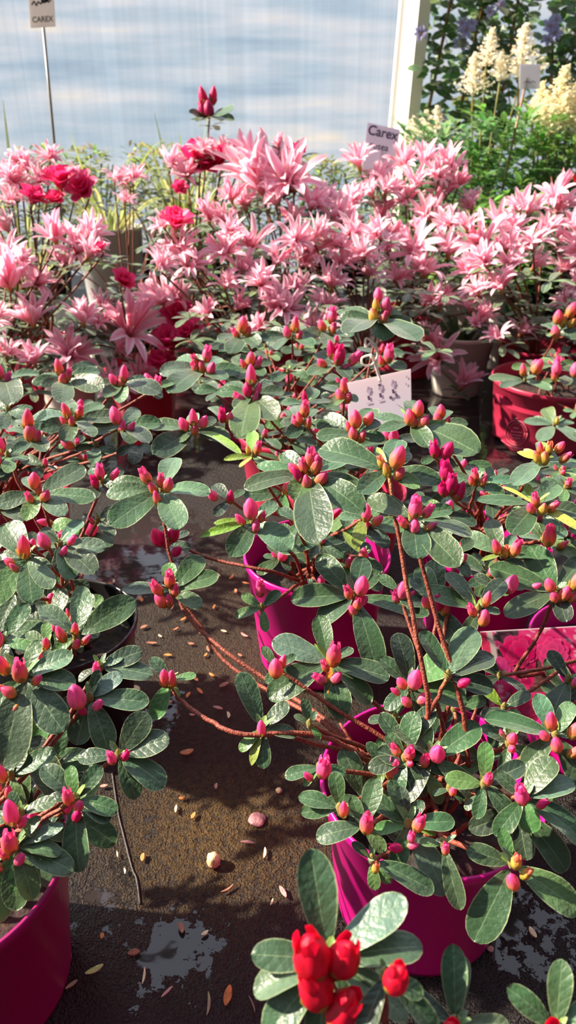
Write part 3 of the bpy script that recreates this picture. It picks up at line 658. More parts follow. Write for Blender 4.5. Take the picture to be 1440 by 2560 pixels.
pl1, pot1 = bud_plant('potted_azalea', 'azalea with pink buds in bright magenta pot standing nearest on the right, rim facing front', .085, .303, .065, .11, MAG, P1, 11, fill=11, fr=.06, fz=(.10, .145), fu=(880, 1300, 1760, 2060), bare=10)
pl2, _ = bud_plant('potted_azalea', 'azalea in magenta pot at picture centre, thin red-brown stems crossing its sunlit pot side', .026, .553, .065, .115, MAG, P2, 12, fill=12, fr=.06, fz=(.11, .17), fu=(700, 1000, 1150, 1500))
pl3, _ = bud_plant('potted_azalea', 'azalea in magenta pot darkened for shade in the lower left corner with plump pink buds', -.184, .25, .065, .11, MAG_SHADE, P3, 13, fill=24, fr=.08, fz=(.09, .12), fu=(-300, 300, 1600, 2140))
pl4, _ = bud_plant('potted_azalea', 'budded azalea at left edge directly behind the one in the shade-darkened magenta corner pot', -.185, .47, .062, .10, DARKP, P4, 14, fill=30, fr=.085, fz=(.10, .155), fu=(-300, 240, 1100, 1600))
pl5, _ = bud_plant('potted_azalea', 'budded azalea in red pot on the left, just in front of the pink flowering ones', -.31, .72, .065, .10, REDP, P5, 15, fill=26, fr=.11, fz=(.12, .20), fu=(-300, 330, 900, 1200))
pl6, _ = bud_plant('potted_azalea', 'budded azalea with bright magenta opening cluster behind the white hang tag', .0, .885, .065, .10, REDP, P6, 16, fill=26, fr=.12, fz=(.12, .21))
pl6b, _ = bud_plant('potted_azalea', 'azalea whose topmost shoot carries the white paper tag on its looped string', .065, .715, .065, .10, REDP, P6b, 17, fill=18, fr=.10, fz=(.11, .19), fu=(560, 1000, 900, 1180))
pl7, _ = bud_plant('potted_azalea', 'budded azalea with yellow-green young leaves standing between white tag and right edge', .19, .60, .062, .10, MAG, P7, 18, fill=22, fr=.10, fz=(.11, .19), kinds='poo', fu=(1000, 1440, 1150, 1500))
pl8, pot8 = bud_plant('potted_azalea', 'sparse azalea in wide red pot with round embossed emblem beside the puddle', .425, 1.10, .10, .105, REDP, P8, 19, fill=4, fr=.08, fz=(.12, .16), rb=.86, scallop=True, fu=(1330, 1440, 880, 960))
pl9, _ = bud_plant('potted_azalea', 'azalea in magenta pot cut by the right picture edge below the wide red pot', .352, .63, .065, .11, MAG, [], 20, fill=5, fr=.06, fz=(.13, .2), fu=(1450, 1900, 900, 1500))
pl10, _ = bud_plant('potted_azalea', 'azalea at right edge with the glossy pink picture label stuck in its pot', .25, .44, .062, .10, MAG, P10, 21, fill=8, fr=.08, fz=(.085, .12), fu=(1240, 1500, 1740, 1900))

# red-budded azaleas along the lower edge
R1 = [
 (820, 2400, .150, [(778, 2158, 'd', .42), (1022, 2268, 's', .42), (628, 2388, 'd', .42), (636, 2470, 's', .46), (1058, 2372, 'd', .42), (945, 2522, 'd', .45), (1012, 2520, 's', .40), (792, 2590, 'd', .42), (665, 2560, 'd', .45)],
  [(786, 2415, 118, 'r'), (850, 2470, 112, 'r'), (776, 2335, 128, 'r'), (852, 2345, 110, 'r'), (826, 2375, 80, 'r')], {'w': .45}),
 (965, 2440, .140, [(1055, 2480, 'd', .5), (900, 2560, 'k'), (1090, 2560, 'k', .35)], [(978, 2405, 84, 'r')]),
]
R2 = [
 (1138, 2560, .140, [(1146, 2392, 'd', .40), (1272, 2560, 's', .36), (1000, 2482, 'k', .36), (1175, 2420, 's', .3), (1060, 2640), (1220, 2650)], [(1118, 2545, 90, 'r'), (1150, 2590, 80, 'r')]),
 (1390, 2575, .140, [(1276, 2488, 'd', .44), (1424, 2428, 'd', .42), (1300, 2640), (1500, 2520)], [(1362, 2548, 100, 'r'), (1410, 2580, 90, 'r')]),
]
bud_plant('potted_azalea', 'azalea with open scarlet-red buds and broad ribbed leaves at the lower edge', .025, .085, .060, .10, MAG, R1, 31, fill=0)
bud_plant('potted_azalea', 'red-budded azalea cut off by the lower right corner of the picture', .165, .085, .060, .10, MAG, R2, 32, fill=0)
# ------------------------------------------------------------------ flowering azaleas
PC = lin(250, 152, 188); PE = lin(255, 242, 250); PT = lin(254, 212, 230)
def petal_into(mb, a, L, wd, t0, t1, cc, ce, z0=0, tw=0, n=8, point=1.0):
    """one petal: leaves the axis at angle t0, bends out to t1"""
    r = .035; z = z0; vs = []; cs = []; fs = []
    ca, sa = math.cos(a), math.sin(a); ac = (-1, -.5, 0, .5, 1)
    for i in range(n + 1):
        t = i / n; th = t0 + (t1 - t0) * t ** 1.3
        if i: r += math.sin(th) * L / n; z += math.cos(th) * L / n
        h = wd * .5 * (t ** .45 + .12) * (max(0, 1 - t ** 2.6) ** (.55 * point)) * 1.25
        for q in ac:
            x, y = r, q * h
            zz = z + .30 * abs(q) ** 1.5 * h * math.sin(th + .3)
            xx = x - .30 * abs(q) ** 1.5 * h * math.cos(th)
            y += tw * t * t * L
            vs.append((xx * ca - y * sa, xx * sa + y * ca, zz))
            k = abs(q) * .8 + .2 * t
            c = mixc(cc, ce, min(1, k)); c = mixc(mixc(c, lin(226, 150, 110), .5), c, min(1, t * 3)); cs.append(c)
    m = len(ac)
    for i in range(n):
        for k in range(m - 1): fs.append((i * m + k, i * m + k + 1, (i + 1) * m + k + 1, (i + 1) * m + k))
    mb.add(vs, fs, cs)

def flower_mesh(kind, var):
    rnd = random.Random(ord(kind[0]) * 31 + var * 7); mb = MB()
    if kind in ('star', 'funnel', 'shut'):
        np_ = {'star': 8, 'funnel': 7, 'shut': 5}[kind] + rnd.randint(0, 1)
        t0, t1 = {'star': (.35, 1.75), 'funnel': (.18, .95), 'shut': (.10, .30)}[kind]
        wd = {'star': .175, 'funnel': .18, 'shut': .18}[kind]
        sh = rnd.uniform(-.03, .05)
        cc = mixc(PC, lin(240, 112, 150), rnd.uniform(0, .6)); ce = mixc(PE, PT, rnd.uniform(0, .5))
        if kind == 'shut': ce = mixc(ce, cc, .45)
        for q in range(np_):
            a = q * 2 * PI / np_ + rnd.uniform(-.25, .25)
            petal_into(mb, a, rnd.uniform(.85, 1.05), wd * rnd.uniform(.85, 1.2), t0 + rnd.uniform(-.1, .1), t1 + rnd.uniform(-.35, .3), cc, ce, tw=rnd.uniform(-.2, .2))
        if kind != 'shut':
            for q in range(5):
                a = rnd.uniform(0, 6.3); e = rnd.uniform(.1, .35); l = rnd.uniform(.5, .8)
                tube_into(mb, [(0, 0, .05), (math.cos(a) * e * .4 * l, math.sin(a) * e * .4 * l, l * .6), (math.cos(a) * e * l, math.sin(a) * e * l, l)], .008, [PC, PT, lin(200, 120, 90)], 4)
    else:                         # broad magenta double flower
        cc = lin(222, 24, 108) if kind == 'double' else lin(238, 46, 120); ce = mixc(cc, lin(255, 110, 170), .5)
        for ly, (n_, t0, t1, L, wd) in enumerate(((6, .5, 1.35, .95, .55), (5, .3, .8, .9, .5), (4, .12, .4, .8, .42))):
            for q in range(n_):
                petal_into(mb, q * 2 * PI / n_ + ly * .6 + rnd.uniform(-.2, .2), L * rnd.uniform(.9, 1.05), wd, t0, t1 + rnd.uniform(-.2, .2), cc, ce, point=.7)
    # green calyx
    lathe_into(mb, [(.002, -.14), (.05, -.10), (.075, -.02), (.06, .06)], [lin(150, 150, 60), lin(170, 160, 70), lin(196, 170, 100), lin(226, 150, 110)], 8)
    o = mb.build('flower', M_PETAL); me = o.data; bpy.data.objects.remove(o); return me
FLM = {(k, v): flower_mesh(k, v) for k in ('star', 'funnel', 'shut', 'double', 'rose') for v in range(4)}

def put_flower(plant, p, axis, R, kind, rnd):
    o = bpy.data.objects.new('flower', FLM[(kind, rnd.randrange(4))]); C.objects.link(o); o.parent = plant
    o.location = p - wpos(plant)
    o.rotation_euler = (axis.to_track_quat('Z', 'Y').to_matrix() @ Matrix.Rotation(rnd.uniform(0, 6.3), 3, 'Z')).to_euler()
    o.scale = (R,) * 3
    return o

def interp(x, tab):
    for i in range(len(tab) - 1):
        if x <= tab[i + 1][0]:
            a, b = tab[i], tab[i + 1]; t = (x - a[0]) / (b[0] - a[0]); return a[1] + (b[1] - a[1]) * max(0, t)
    return tab[-1][1]
YTAB = [(240, 1.55), (340, 1.50), (420, 1.44), (500, 1.36), (600, 1.24), (700, 1.13), (800, 1.04), (900, .98), (980, .95)]

SP = {   # plants: position, label, pot colour, height used for filler
 'LB': (-.47, 1.36, 'pale pink spidery azalea with some magenta blooms at far left, back row below the stake', REDP),
 'LF': (-.44, 1.07, 'pale pink spidery azalea at left edge, closest to the red pot of buds', REDP),
 'LM': (-.25, 1.20, 'pink spidery azalea with two big star blooms and magenta rosettes, left of centre', REDP),
 'CB': (-.19, 1.47, 'tall azalea with magenta blooms and one shoot rising above the others against the wall', REDP),
 'SM': (-.33, 1.55, 'small pink azalea sprig half hidden in striped grass near the pale grey pots', DARKP),
 'CM': (-.00, 1.36, 'spidery azalea topped by the largest whitish-pink bloom at centre back', REDP),
 'CF': (-.05, 1.12, 'spidery pink azalea in the middle just behind the budded plants', REDP),
 'CR': (.135, 1.18, 'dense pink spidery azalea right of centre behind the white hang tag', REDP),
 'RB': (.27, 1.63, 'pink spidery azalea in front of the white wall post, back row', REDP),
 'RM': (.245, 1.47, 'pink spidery azalea in red pot with low blooms hanging over the puddle', REDP),
 'RF': (.45, 1.31, 'pink spidery azalea behind the wide red pot with the emblem', REDP),
 'RE': (.60, 1.43, 'pink spidery azalea at right edge below the cream plumes', REDP),
}
HEADS = {
 'LB': [(8, 420, 60), (120, 378, 42), (55, 450, 50), (20, 480, 50), (150, 445, 55, 'double'), (205, 470, 50, 'double'), (85, 492, 42, 'double'), (140, 495, 28, 'rose'), (10, 545, 50), (60, 400, 45), (35, 390, 40), (95, 430, 45), (-30, 450, 60), (180, 430, 40)],
 'LF': [(35, 680, 95), (130, 560, 70), (200, 590, 85), (235, 560, 60), (100, 690, 60), (90, 765, 75, 'funnel'), (60, 640, 50), (75, 880, 60, 'funnel'), (165, 860, 85, 'funnel'), (190, 770, 60), (-20, 780, 60), (225, 610, 60, 'funnel'), (10, 610, 60), (150, 640, 50), (250, 620, 24, 'rose'), (20, 860, 50)],
 'LM': [(390, 710, 95, 'star'), (340, 805, 100, 'star'), (310, 700, 36, 'double'), (450, 790, 55, 'double'), (425, 850, 60, 'double'), (400, 905, 50, 'double'), (290, 940, 72, 'star'), (355, 925, 60), (250, 785, 50), (250, 745, 45), (450, 730, 50), (300, 860, 45), (150, 905, 50), (470, 830, 45, 'double')],
 'CB': [(425, 392, 50), (500, 355, 45), (560, 360, 48), (505, 400, 62, 'double'), (545, 395, 45, 'double'), (450, 470, 24, 'rose'), (522, 272, 34, 'bud'), (745, 375, 26, 'double'), (475, 420, 50), (590, 370, 40), (470, 375, 45), (600, 400, 40), (660, 380, 30)],
 'SM': [(315, 440, 48), (335, 425, 40), (315, 485, 36), (290, 430, 38)],
 'CM': [(690, 392, 125, 'star'), (722, 412, 110, 'star'), (655, 432, 100, 'star'), (640, 440, 70), (735, 440, 60), (570, 472, 50, 'shut'), (700, 345, 30, 'shut'), (510, 515, 58, 'shut'), (690, 480, 50), (780, 490, 65), (850, 530, 75), (740, 530, 50), (620, 490, 50), (560, 530, 50), (820, 480, 50)],
 'CF': [(440, 600, 70), (540, 600, 75, 'star'), (640, 585, 75), (610, 650, 65, 'star'), (440, 550, 50, 'rose'), (400, 545, 45), (740, 580, 60), (720, 745, 75, 'star'), (680, 740, 60), (510, 775, 55, 'funnel'), (600, 750, 50), (605, 825, 60, 'funnel'), (560, 690, 50), (660, 680, 60), (470, 640, 60), (790, 790, 75), (650, 800, 50), (410, 640, 55), (580, 560, 55), (700, 630, 55)],
 'CR': [(790, 600, 80, 'star'), (840, 590, 60), (850, 680, 60, 'star'), (900, 620, 60), (760, 640, 55), (880, 560, 60), (940, 570, 60), (820, 740, 55), (760, 700, 50), (930, 660, 50), (860, 640, 50), (800, 560, 55)],
 'RB': [(890, 375, 62, 'star'), (1000, 388, 55), (1060, 375, 60), (1122, 385, 62), (980, 450, 55), (1040, 440, 60), (1135, 455, 60), (1180, 490, 50), (940, 425, 50), (890, 490, 60), (960, 520, 60), (1060, 520, 60), (1090, 420, 50), (1160, 440, 50), (1000, 480, 50), (920, 460, 50), (1100, 490, 50)],
 'RM': [(1020, 600, 85, 'star'), (1130, 590, 75, 'star'), (1080, 650, 60), (1180, 655, 70, 'star'), (1070, 740, 62, 'funnel'), (1110, 735, 55, 'funnel'), (1090, 870, 78, 'star'), (1080, 820, 50), (1160, 940, 65, 'funnel'), (1170, 750, 50, 'funnel'), (1000, 680, 45), (970, 600, 50), (1050, 560, 50), (1110, 540, 50), (980, 560, 50)],
 'RF': [(1200, 580, 85, 'star'), (1245, 540, 65), (1240, 690, 60), (1220, 770, 52), (1240, 825, 45), (1310, 805, 48, 'star'), (1340, 580, 60), (1300, 550, 55), (1200, 630, 60), (1280, 640, 50), (1180, 710, 45), (1170, 540, 50), (1190, 800, 40), (1270, 600, 55)],
 'RE': [(1300, 500, 60), (1378, 465, 65, 'star'), (1420, 500, 60), (1430, 545, 60), (1420, 645, 60), (1412, 735, 55), (1380, 540, 55), (1340, 510, 50), (1460, 600, 70), (1400, 590, 50), (1350, 640, 50), (1450, 700, 50)],
}
rng = random.Random(77)
for key, (px, py, label, pc) in SP.items():
    pl = thing('potted_azalea', label, 'plant', (px, py, 0))
    R, H = (.062, .10) if key != 'RM' else (.066, .115)
    pot_part(pl, R, H, pc, .8)
    base = Vector((px, py, H * .76))
    for hd in HEADS[key]:
        u, v, r = hd[:3]; kind = hd[3] if len(hd) > 3 else rng.choice(['star', 'funnel', 'funnel', 'star', 'shut'])
        Yv = interp(v, YTAB); Yv = Yv * .45 + py * .55 + rng.uniform(-.03, .03)
        Yv = max(Yv, py - (.30 if key in ('RM', 'LM') else .17)); p = at(u, v, Yv); k = mpp(p); Rw = r * k * 1.28
        ax = (Vector((0, 0, 1)) * .62 + TOCAM(p) * .42 + Vector((rng.uniform(-.4, .4), rng.uniform(-.3, .3), 0))).normalized()
        foot = p - ax * Rw * .58
        if kind == 'bud':
            wo = whorl(pl, u, v + 22, Yv, [(476, 290), (585, 290), (480, 310), (588, 320), (560, 340), (500, 330)], [(512, 262, 44, 'd'), (535, 258, 40, 'd'), (525, 290, 40, 'd'), (510, 290, 34, 'd')], soil=None, stem=False, rnd=rng)
        elif kind in ('double', 'rose'):
            put_flower(pl, p - ax * Rw * .4, ax, Rw, kind, rng)
        else:
            put_flower(pl, foot, ax, Rw, kind, rng)
            for q in range(2):
                a = rng.uniform(0, 6.3); a2 = (ax + Vector((math.cos(a), math.sin(a) * .6, rng.uniform(-.3, .4))) * .85).normalized()
                put_flower(pl, foot + a2 * Rw * .05, a2, Rw * rng.uniform(.7, .95), rng.choice(['funnel', 'shut', 'funnel', 'star']), rng)
            for q in range(3):    # leaves under the bloom
                pass
        # stem from the pot to the bloom
        sm = MB(); e = foot; b0 = base + Vector((rng.uniform(-.02, .02), rng.uniform(-.02, .02), 0)); h = e - b0
        pts = spline([b0, b0 + Vector((h.x * .3, h.y * .3, h.z * .45)), b0 + Vector((h.x * .75, h.y * .75, h.z * .8)), e], 4)
        tube_into(sm, pts, .0017, mixc(STEMC, D0, .25), 5); sm.build('stem', M_STEM, pl, b0)
        # the leaf ruff below it
        mb = MB(); lc = LEAFC[rng.choice('ddkm')]
        for q in range(6):
            a = q * 1.05 + rng.uniform(-.3, .3); l = rng.uniform(.026, .042)
            d = Vector((math.cos(a), math.sin(a), rng.uniform(-.25, .25))).normalized() * l
            b = foot - ax * rng.uniform(.004, .02)
            leaf_into(mb, b, b + d, Vector((0, 0, 1)), l * .38, tuple(x * rng.uniform(.7, 1.2) for x in lc), .15, .2, True, .3, rng)
        mb.build('leaf_whorl', M_LEAF, pl, foot)
    # darker leaves inside the bush
    for q in range(26):
        a = rng.uniform(0, 6.3); rr = .125 * math.sqrt(rng.random()); top = {'LB': .35, 'CB': .35, 'RB': .34, 'RE': .3, 'CM': .33, 'SM': .30, 'RF': .27}.get(key, .22)
        if key in ('SM',) and q > 8: break
        if key == 'RM': rr *= .75
        p = Vector((px + rr * math.cos(a), py + rr * math.sin(a), rng.uniform(.11, top)))
        mb = MB()
        for j in range(6):
            b = j * 1.05 + rng.uniform(-.3, .3); l = rng.uniform(.026, .045)
            d = Vector((math.cos(b), math.sin(b), rng.uniform(-.35, .3))).normalized() * l
            leaf_into(mb, p, p + d, Vector((0, 0, 1)), l * .40, tuple(x * rng.uniform(.7, 1.2) for x in LEAFC[rng.choice('ddkkm')]), .12, .2, True, .3, rng)
        mb.build('leaf_whorl', M_LEAF, pl, p)
        if q < 12:
            sm = MB(); tube_into(sm, spline([base, base + (p - base) * .5 + Vector((0, 0, .02)), p], 4), .0014, STEMC, 5); sm.build('stem', M_STEM, pl, base)

# ------------------------------------------------------------------ planting along the wall
def strap_plant(label, x, y, n, H, L, cols, seed, group=None, pc=None, pr=.06, ph=.12, spread=1.0):
    rnd = random.Random(seed); pl = thing('striped_grass', label, 'plant', (x, y, 0), group)
    pot_part(pl, pr, ph, pc or DARKP, .78)
    for i in range(n):
        a = rnd.uniform(0, 6.3); l = L * rnd.uniform(.6, 1.1); out = rnd.uniform(.25, 1.0) * spread; rise = rnd.uniform(.5, 1.0)
        b = Vector((x + math.cos(a) * .02, y + math.sin(a) * .02, ph * .8)); vs = []; fs = []; cs = []; m = 9
        dr = Vector((math.cos(a), math.sin(a), 0)); sd_ = Vector((-dr.y, dr.x, 0)); wd = rnd.uniform(.003, .0055)
        c0 = rnd.choice(cols)
        for j in range(m + 1):
            t = j / m
            p = b + dr * (l * out * t) + Vector((0, 0, 1)) * (l * rise * (1.75 * t - 1.55 * out * t * t))
            ww = wd * (1 - t ** 3) + .0004
            for q, c in ((-1, c0), (-.45, c0), (0, lin(226, 222, 160)), (.45, c0), (1, c0)):
                vs.append(p + sd_ * ww * q + Vector((0, 0, abs(q) * ww * .5))); cs.append(c)
        for j in range(m):
            for q in range(4): fs.append((j * 5 + q, j * 5 + q + 1, (j + 1) * 5 + q + 1, (j + 1) * 5 + q))
        mb = MB(); mb.add(vs, fs, cs); mb.build('leaf', M_GREEN, pl, b)
    return pl
GC = [lin(132, 156, 74), lin(160, 172, 96), lin(110, 138, 66), lin(200, 196, 124)]
strap_plant('striped grass with long arching blades in a pale grey pot left of centre', -.45, 1.93, 46, .2, .27, GC, 1, pc=lin(206, 204, 206), pr=.085, ph=.235)
strap_plant('striped grass behind the lone pink sprig, arching towards centre', -.27, 1.98, 46, .2, .27, GC, 2, pc=lin(210, 206, 204), pr=.08, ph=.235)
strap_plant('striped grass behind the far left pink azalea', -.62, 1.74, 44, .2, .32, GC, 3)
strap_plant('low striped grass right behind the wide red pot at the right edge', .585, 1.175, 30, .2, .17, [lin(70, 92, 52), lin(120, 130, 76)], 4, pr=.05, ph=.09)

def bushy(name, label, x, y, H, R, n, leafL, cols, seed, pc=DARKP, narrow=.4, droop=.1, cat='plant', group=None, pr=.06, ph=.11):
    rnd = random.Random(seed); pl = thing(name, label, cat, (x, y, 0), group)
    pot_part(pl, pr, ph, pc, .8); mb = MB()
    for i in range(n):
        a = rnd.uniform(0, 6.3); z = ph + (H - ph) * rnd.random() ** .75; rr = R * math.sqrt(rnd.random()) * (1.0 - .5 * (z / H) ** 2)
        p = Vector((x + rr * math.cos(a), y + rr * math.sin(a), z)); c = tuple(q * rnd.uniform(.6, 1.3) for q in rnd.choice(cols))
        b = rnd.uniform(0, 6.3); d = Vector((math.cos(b), math.sin(b), rnd.uniform(-.4, .7))).normalized() * leafL * rnd.uniform(.6, 1.2)
        leaf_into(mb, p, p + d, Vector((rnd.uniform(-.5, .5), rnd.uniform(-.5, .5), 1)), leafL * narrow, c, .1, .1, True, .8, rnd)
    mb.build('foliage', M_GREEN, pl, (x, y, ph))
    sm = MB()
    for q in range(7):
        a = q * .9; tube_into(sm, [(x, y, ph * .75), (x + math.cos(a) * R * .3, y + math.sin(a) * R * .3, H * .5), (x + math.cos(a) * R * .6, y + math.sin(a) * R * .6, H * .9)], .002, lin(90, 96, 50), 5)
    sm.build('stem', M_STEM, pl, (x, y, ph * .75))
    return pl
YG = [lin(150, 168, 80), lin(124, 146, 70), lin(190, 192, 118), lin(170, 158, 100)]
for i, (hx, hw, lab) in enumerate(((-.90, .37, 'low yellow-green herb by the wall, behind the far left stake'), (-.73, .385, 'low yellow-green herb by the wall just right of the stake'), (-.57, .385, 'low yellow-green herb by the wall above the striped grass'), (-.41, .39, 'low yellow-green herb by the wall left of the magenta blooms'), (-.25, .385, 'low herb by the wall behind the magenta blooms'),
                                   (-.08, .37, 'low herb by the wall behind the tall lone shoot'), (.09, .36, 'low herb by the wall behind the largest whitish-pink bloom'), (.225, .36, 'low herb by the wall left of the lettered sign'))):
    bushy('potted_herb', lab, hx, 2.30 + .03 * (i % 2), hw + .015, .11, 520, .032, YG, 50 + i, narrow=.35)
bushy('potted_herb', 'bright green broad-leaved plant between the two pale grey pots and the pink azaleas', -.14, 1.67, .30, .075, 110, .05, [lin(60, 118, 36), lin(84, 140, 50)], 70, narrow=.5)

# climbers on canes by the wall
def climber(label, x, y, H, wdt, n, seed, canes, flowers, dens=1):
    rnd = random.Random(seed); pl = thing('climbing_plant', label, 'plant', (x, y, 0))
    pot_part(pl, .075, .14, DARKP, .8)
    for cx in canes:
        mb = MB(); tube_into(mb, [(x + cx[0] * .5, y, .10), (x + cx[0], y - .01, H * .6), (x + cx[1], y - .01, H)], .0045, lin(150, 112, 66), 7); mb.build('cane', M_CANE, pl, (x, y, .10))
    mb = MB(); cols = [lin(84, 122, 58), lin(60, 94, 50), lin(114, 148, 72), lin(98, 126, 92)]
    for i in range(n):
        z = .12 + (H - .08) * rnd.random(); e = 1.0 - .25 * abs(z / H - .5)
        xx = x + rnd.gauss(0, wdt * .42) * e
        if rnd.random() < .35 and canes: xx = x + rnd.choice(canes)[0] + rnd.gauss(0, .018)
        p = Vector((xx, y + rnd.gauss(0, .035), z)); b = rnd.uniform(0, 6.3); l = rnd.uniform(.022, .046)
        d = Vector((math.cos(b), math.sin(b) * .7, rnd.uniform(-.6, .5))).normalized() * l
        leaf_into(mb, p, p + d, Vector((rnd.uniform(-.6, .6), -1.0, .8)), l * .62, tuple(q * rnd.uniform(.6, 1.3) for q in rnd.choice(cols)), .1, .1, True, .6, rnd)
    mb.build('foliage', M_GREEN, pl, (x, y, .14))
    sm = MB()
    for q in range(6):
        pts = [(x + rnd.uniform(-.02, .02), y, .12)] + [(x + rnd.gauss(0, wdt * .4), y + rnd.uniform(-.03, .03), H * t) for t in (.3, .5, .7, .85, .98)]
        tube_into(sm, spline(pts, 4), .0018, lin(110, 84, 52), 5)
    sm.build('stem', M_STEM, pl, (x, y, .12))
    for (fx, fz, fr) in flowers:
        fm = MB()
        for q in range(6): petal_into(fm, q * 1.047 + rnd.uniform(-.2, .2), rnd.uniform(.9, 1.1), .55, .9, 1.9, lin(150, 146, 200), lin(196, 194, 228), n=5)
        lathe_into(fm, [(.001, -.1), (.12, 0), (.06, .16)], lin(210, 200, 120), 8)
        o = fm.build('flower', M_PETAL, pl); o.location = Vector((fx, y - .07, fz)) - wpos(pl); o.rotation_euler = (1.2 + rnd.uniform(-.4, .3), rnd.uniform(-.5, .5), 0); o.scale = (fr * .8,) * 3
def fl_(lst, Y): return [(at(u, v, Y).x, at(u, v, Y).z, r) for u, v, r in lst]
climber('tall dark-leaved climber with mauve flowers on bamboo canes beside the white post', at(1215, 200, 2.2).x, 2.22, .80, .165, 1350, 5, [(-.145, -.10), (.045, .065), (-.06, -.02)],
        fl_([(1052, 85, .026), (1165, 75, .03), (1150, 110, .03), (1155, 60, .022), (1180, 60, .022), (1225, 30, .02), (1250, 15, .022), (1110, 300, .018)], 2.15))
climber('leafy climber on a cane at the upper right edge, mauve flowers on its left', at(1445, 130, 2.2).x, 2.24, .72, .10, 700, 6, [(-.03, -.07)],
        fl_([(1375, 65, .028), (1385, 85, .03), (1372, 100, .028), (1390, 50, .022)], 2.17))

# astilbes: cream plumes over ferny leaves
CRM = [lin(255, 250, 238), lin(252, 244, 226), lin(255, 252, 244)]
def plume_mesh(seed, yellow=0):
    rnd = random.Random(seed); mb = MB()
    tube_into(mb, [(0, 0, -.5), (0, 0, .3), (.01, 0, .97)], [.018, .014, .006], lin(190, 170, 100), 5)
    def fuzz(p, r):
        c = mixc(rnd.choice(CRM), lin(252, 246, 208), yellow * rnd.random())
        vs = [p + Vector((rnd.uniform(-1, 1), rnd.uniform(-1, 1), rnd.uniform(-1, 1))).normalized() * r for _ in range(4)]
        mb.add(vs, [(0, 1, 2), (0, 3, 1), (1, 3, 2), (2, 3, 0)], c)
    for i in range(40):
        z = i / 40; l = .42 * (1 - z) ** 1.1 * rnd.uniform(.75, 1.1) + .03; a = i * 2.4
        d = Vector((math.cos(a), math.sin(a), .35)).normalized(); b = Vector((0, 0, z))
        for j in range(int(8 + l * 60)):
            t = rnd.random(); p = b + d * l * t + Vector((0, 0, .10 * t * t * l)); s = .030 * (1.25 - t)
            fuzz(p + Vector((rnd.gauss(0, s), rnd.gauss(0, s), rnd.gauss(0, s))), rnd.uniform(.020, .038))
    for j in range(140):
        z = rnd.uniform(.5, 1); fuzz(Vector((rnd.gauss(0, .03 * (1.25 - z)), rnd.gauss(0, .03 * (1.25 - z)), z)), .02)
    o = mb.build('plume', M_PLUME, smooth=False); me = o.data; bpy.data.objects.remove(o); return me
PM = [plume_mesh(s) for s in (1, 2)] + [plume_mesh(s, .55) for s in (3, 4)]
def astilbe(label, x, y, H, R, n, plumes, seed, cols, leafL=.05):
    rnd = random.Random(seed); pl = thing('astilbe', label, 'plant', (x, y, 0))
    pot_part(pl, .075, .14, DARKP, .8)
    mb = MB()
    for i in range(n):
        a = rnd.uniform(0, 6.3); z = .13 + (H - .13) * rnd.random() ** .7; rr = R * math.sqrt(rnd.random())
        p = Vector((x + rr * math.cos(a), y + rr * math.sin(a) * .7, z)); b = a + rnd.uniform(-1, 1); c = rnd.choice(cols)
        d = Vector((math.cos(b), math.sin(b), rnd.uniform(.0, .9))).normalized(); l = leafL * rnd.uniform(.7, 1.2); sd_ = d.cross(Vector((0, 0, 1))).normalized()
        leaf_into(mb, p + d * l * .5, p + d * l * 1.5, Vector((0, 0, 1)), l * .32, tuple(q * rnd.uniform(.7, 1.3) for q in c), .15, .1, True, .9, rnd)
        for s_ in (-1, 1):
            for f_ in (.25, .65):
                e = (d * .6 + sd_ * s_ * .9).normalized()
                leaf_into(mb, p + d * l * f_, p + d * l * f_ + e * l * .75, Vector((0, 0, 1)), l * .28, tuple(q * rnd.uniform(.7, 1.3) for q in c), .15, .1, True, .9, rnd)
    mb.build('foliage', M_GREEN, pl, (x, y, .14))
    for (u, v, v2, Y, m) in plumes:   # tip pixel, base pixel row
        b = at(u, v2, Y); t = at(u, v, Y); h = (t - b).length
        o = bpy.data.objects.new('plume', PM[m]); C.objects.link(o); o.parent = pl; o.location = b - wpos(pl); o.scale = (h * 1.5, h * 1.5, h)
        o.rotation_euler = (rnd.uniform(-.1, .1), rnd.uniform(-.1, .12), rnd.uniform(0, 6))
        sm = MB(); tube_into(sm, spline([(x, y, .11), ((x + b.x) / 2, (y + b.y) / 2, b.z * .6), tuple(b)], 4), .002, lin(120, 120, 60), 5); sm.build('stem', M_STEM, pl, (x, y, .11))
FG = [lin(92, 138, 62), lin(70, 116, 60), lin(120, 156, 90), lin(96, 140, 100)]
astilbe('ferny green astilbe with three tall cream plumes in front of the dark climber', at(1215, 380, 1.9).x, 1.92, .45, .19, 300,
        [(1182, 135, 235, 1.9, 0), (1215, 70, 165, 1.93, 1), (1300, 62, 200, 1.92, 0), (1250, 130, 200, 1.95, 1)], 8, [lin(120, 170, 112), lin(96, 150, 84), lin(150, 186, 144)])
astilbe('astilbe with a broad mass of creamy yellow plumes at the right edge', at(1400, 380, 1.85).x, 1.86, .47, .19, 340,
        [(1385, 165, 290, 1.83, 2), (1345, 205, 300, 1.85, 2), (1425, 195, 310, 1.82, 3), (1400, 230, 320, 1.80, 2), (1360, 235, 320, 1.82, 3), (1450, 180, 280, 1.86, 2), (1440, 250, 340, 1.8, 3), (1330, 240, 300, 1.87, 3), (1375, 260, 340, 1.79, 2)], 9, [lin(100, 158, 54), lin(124, 176, 72), lin(76, 132, 52)])
astilbe('short astilbe with pale plumes just right of the foot of the white post', at(1050, 400, 2.05).x, 2.05, .36, .10, 50,
        [(1035, 290, 345, 2.02, 0), (1060, 275, 350, 2.05, 1), (1090, 265, 350, 2.03, 0), (1015, 300, 360, 2.05, 1)], 10, FG)
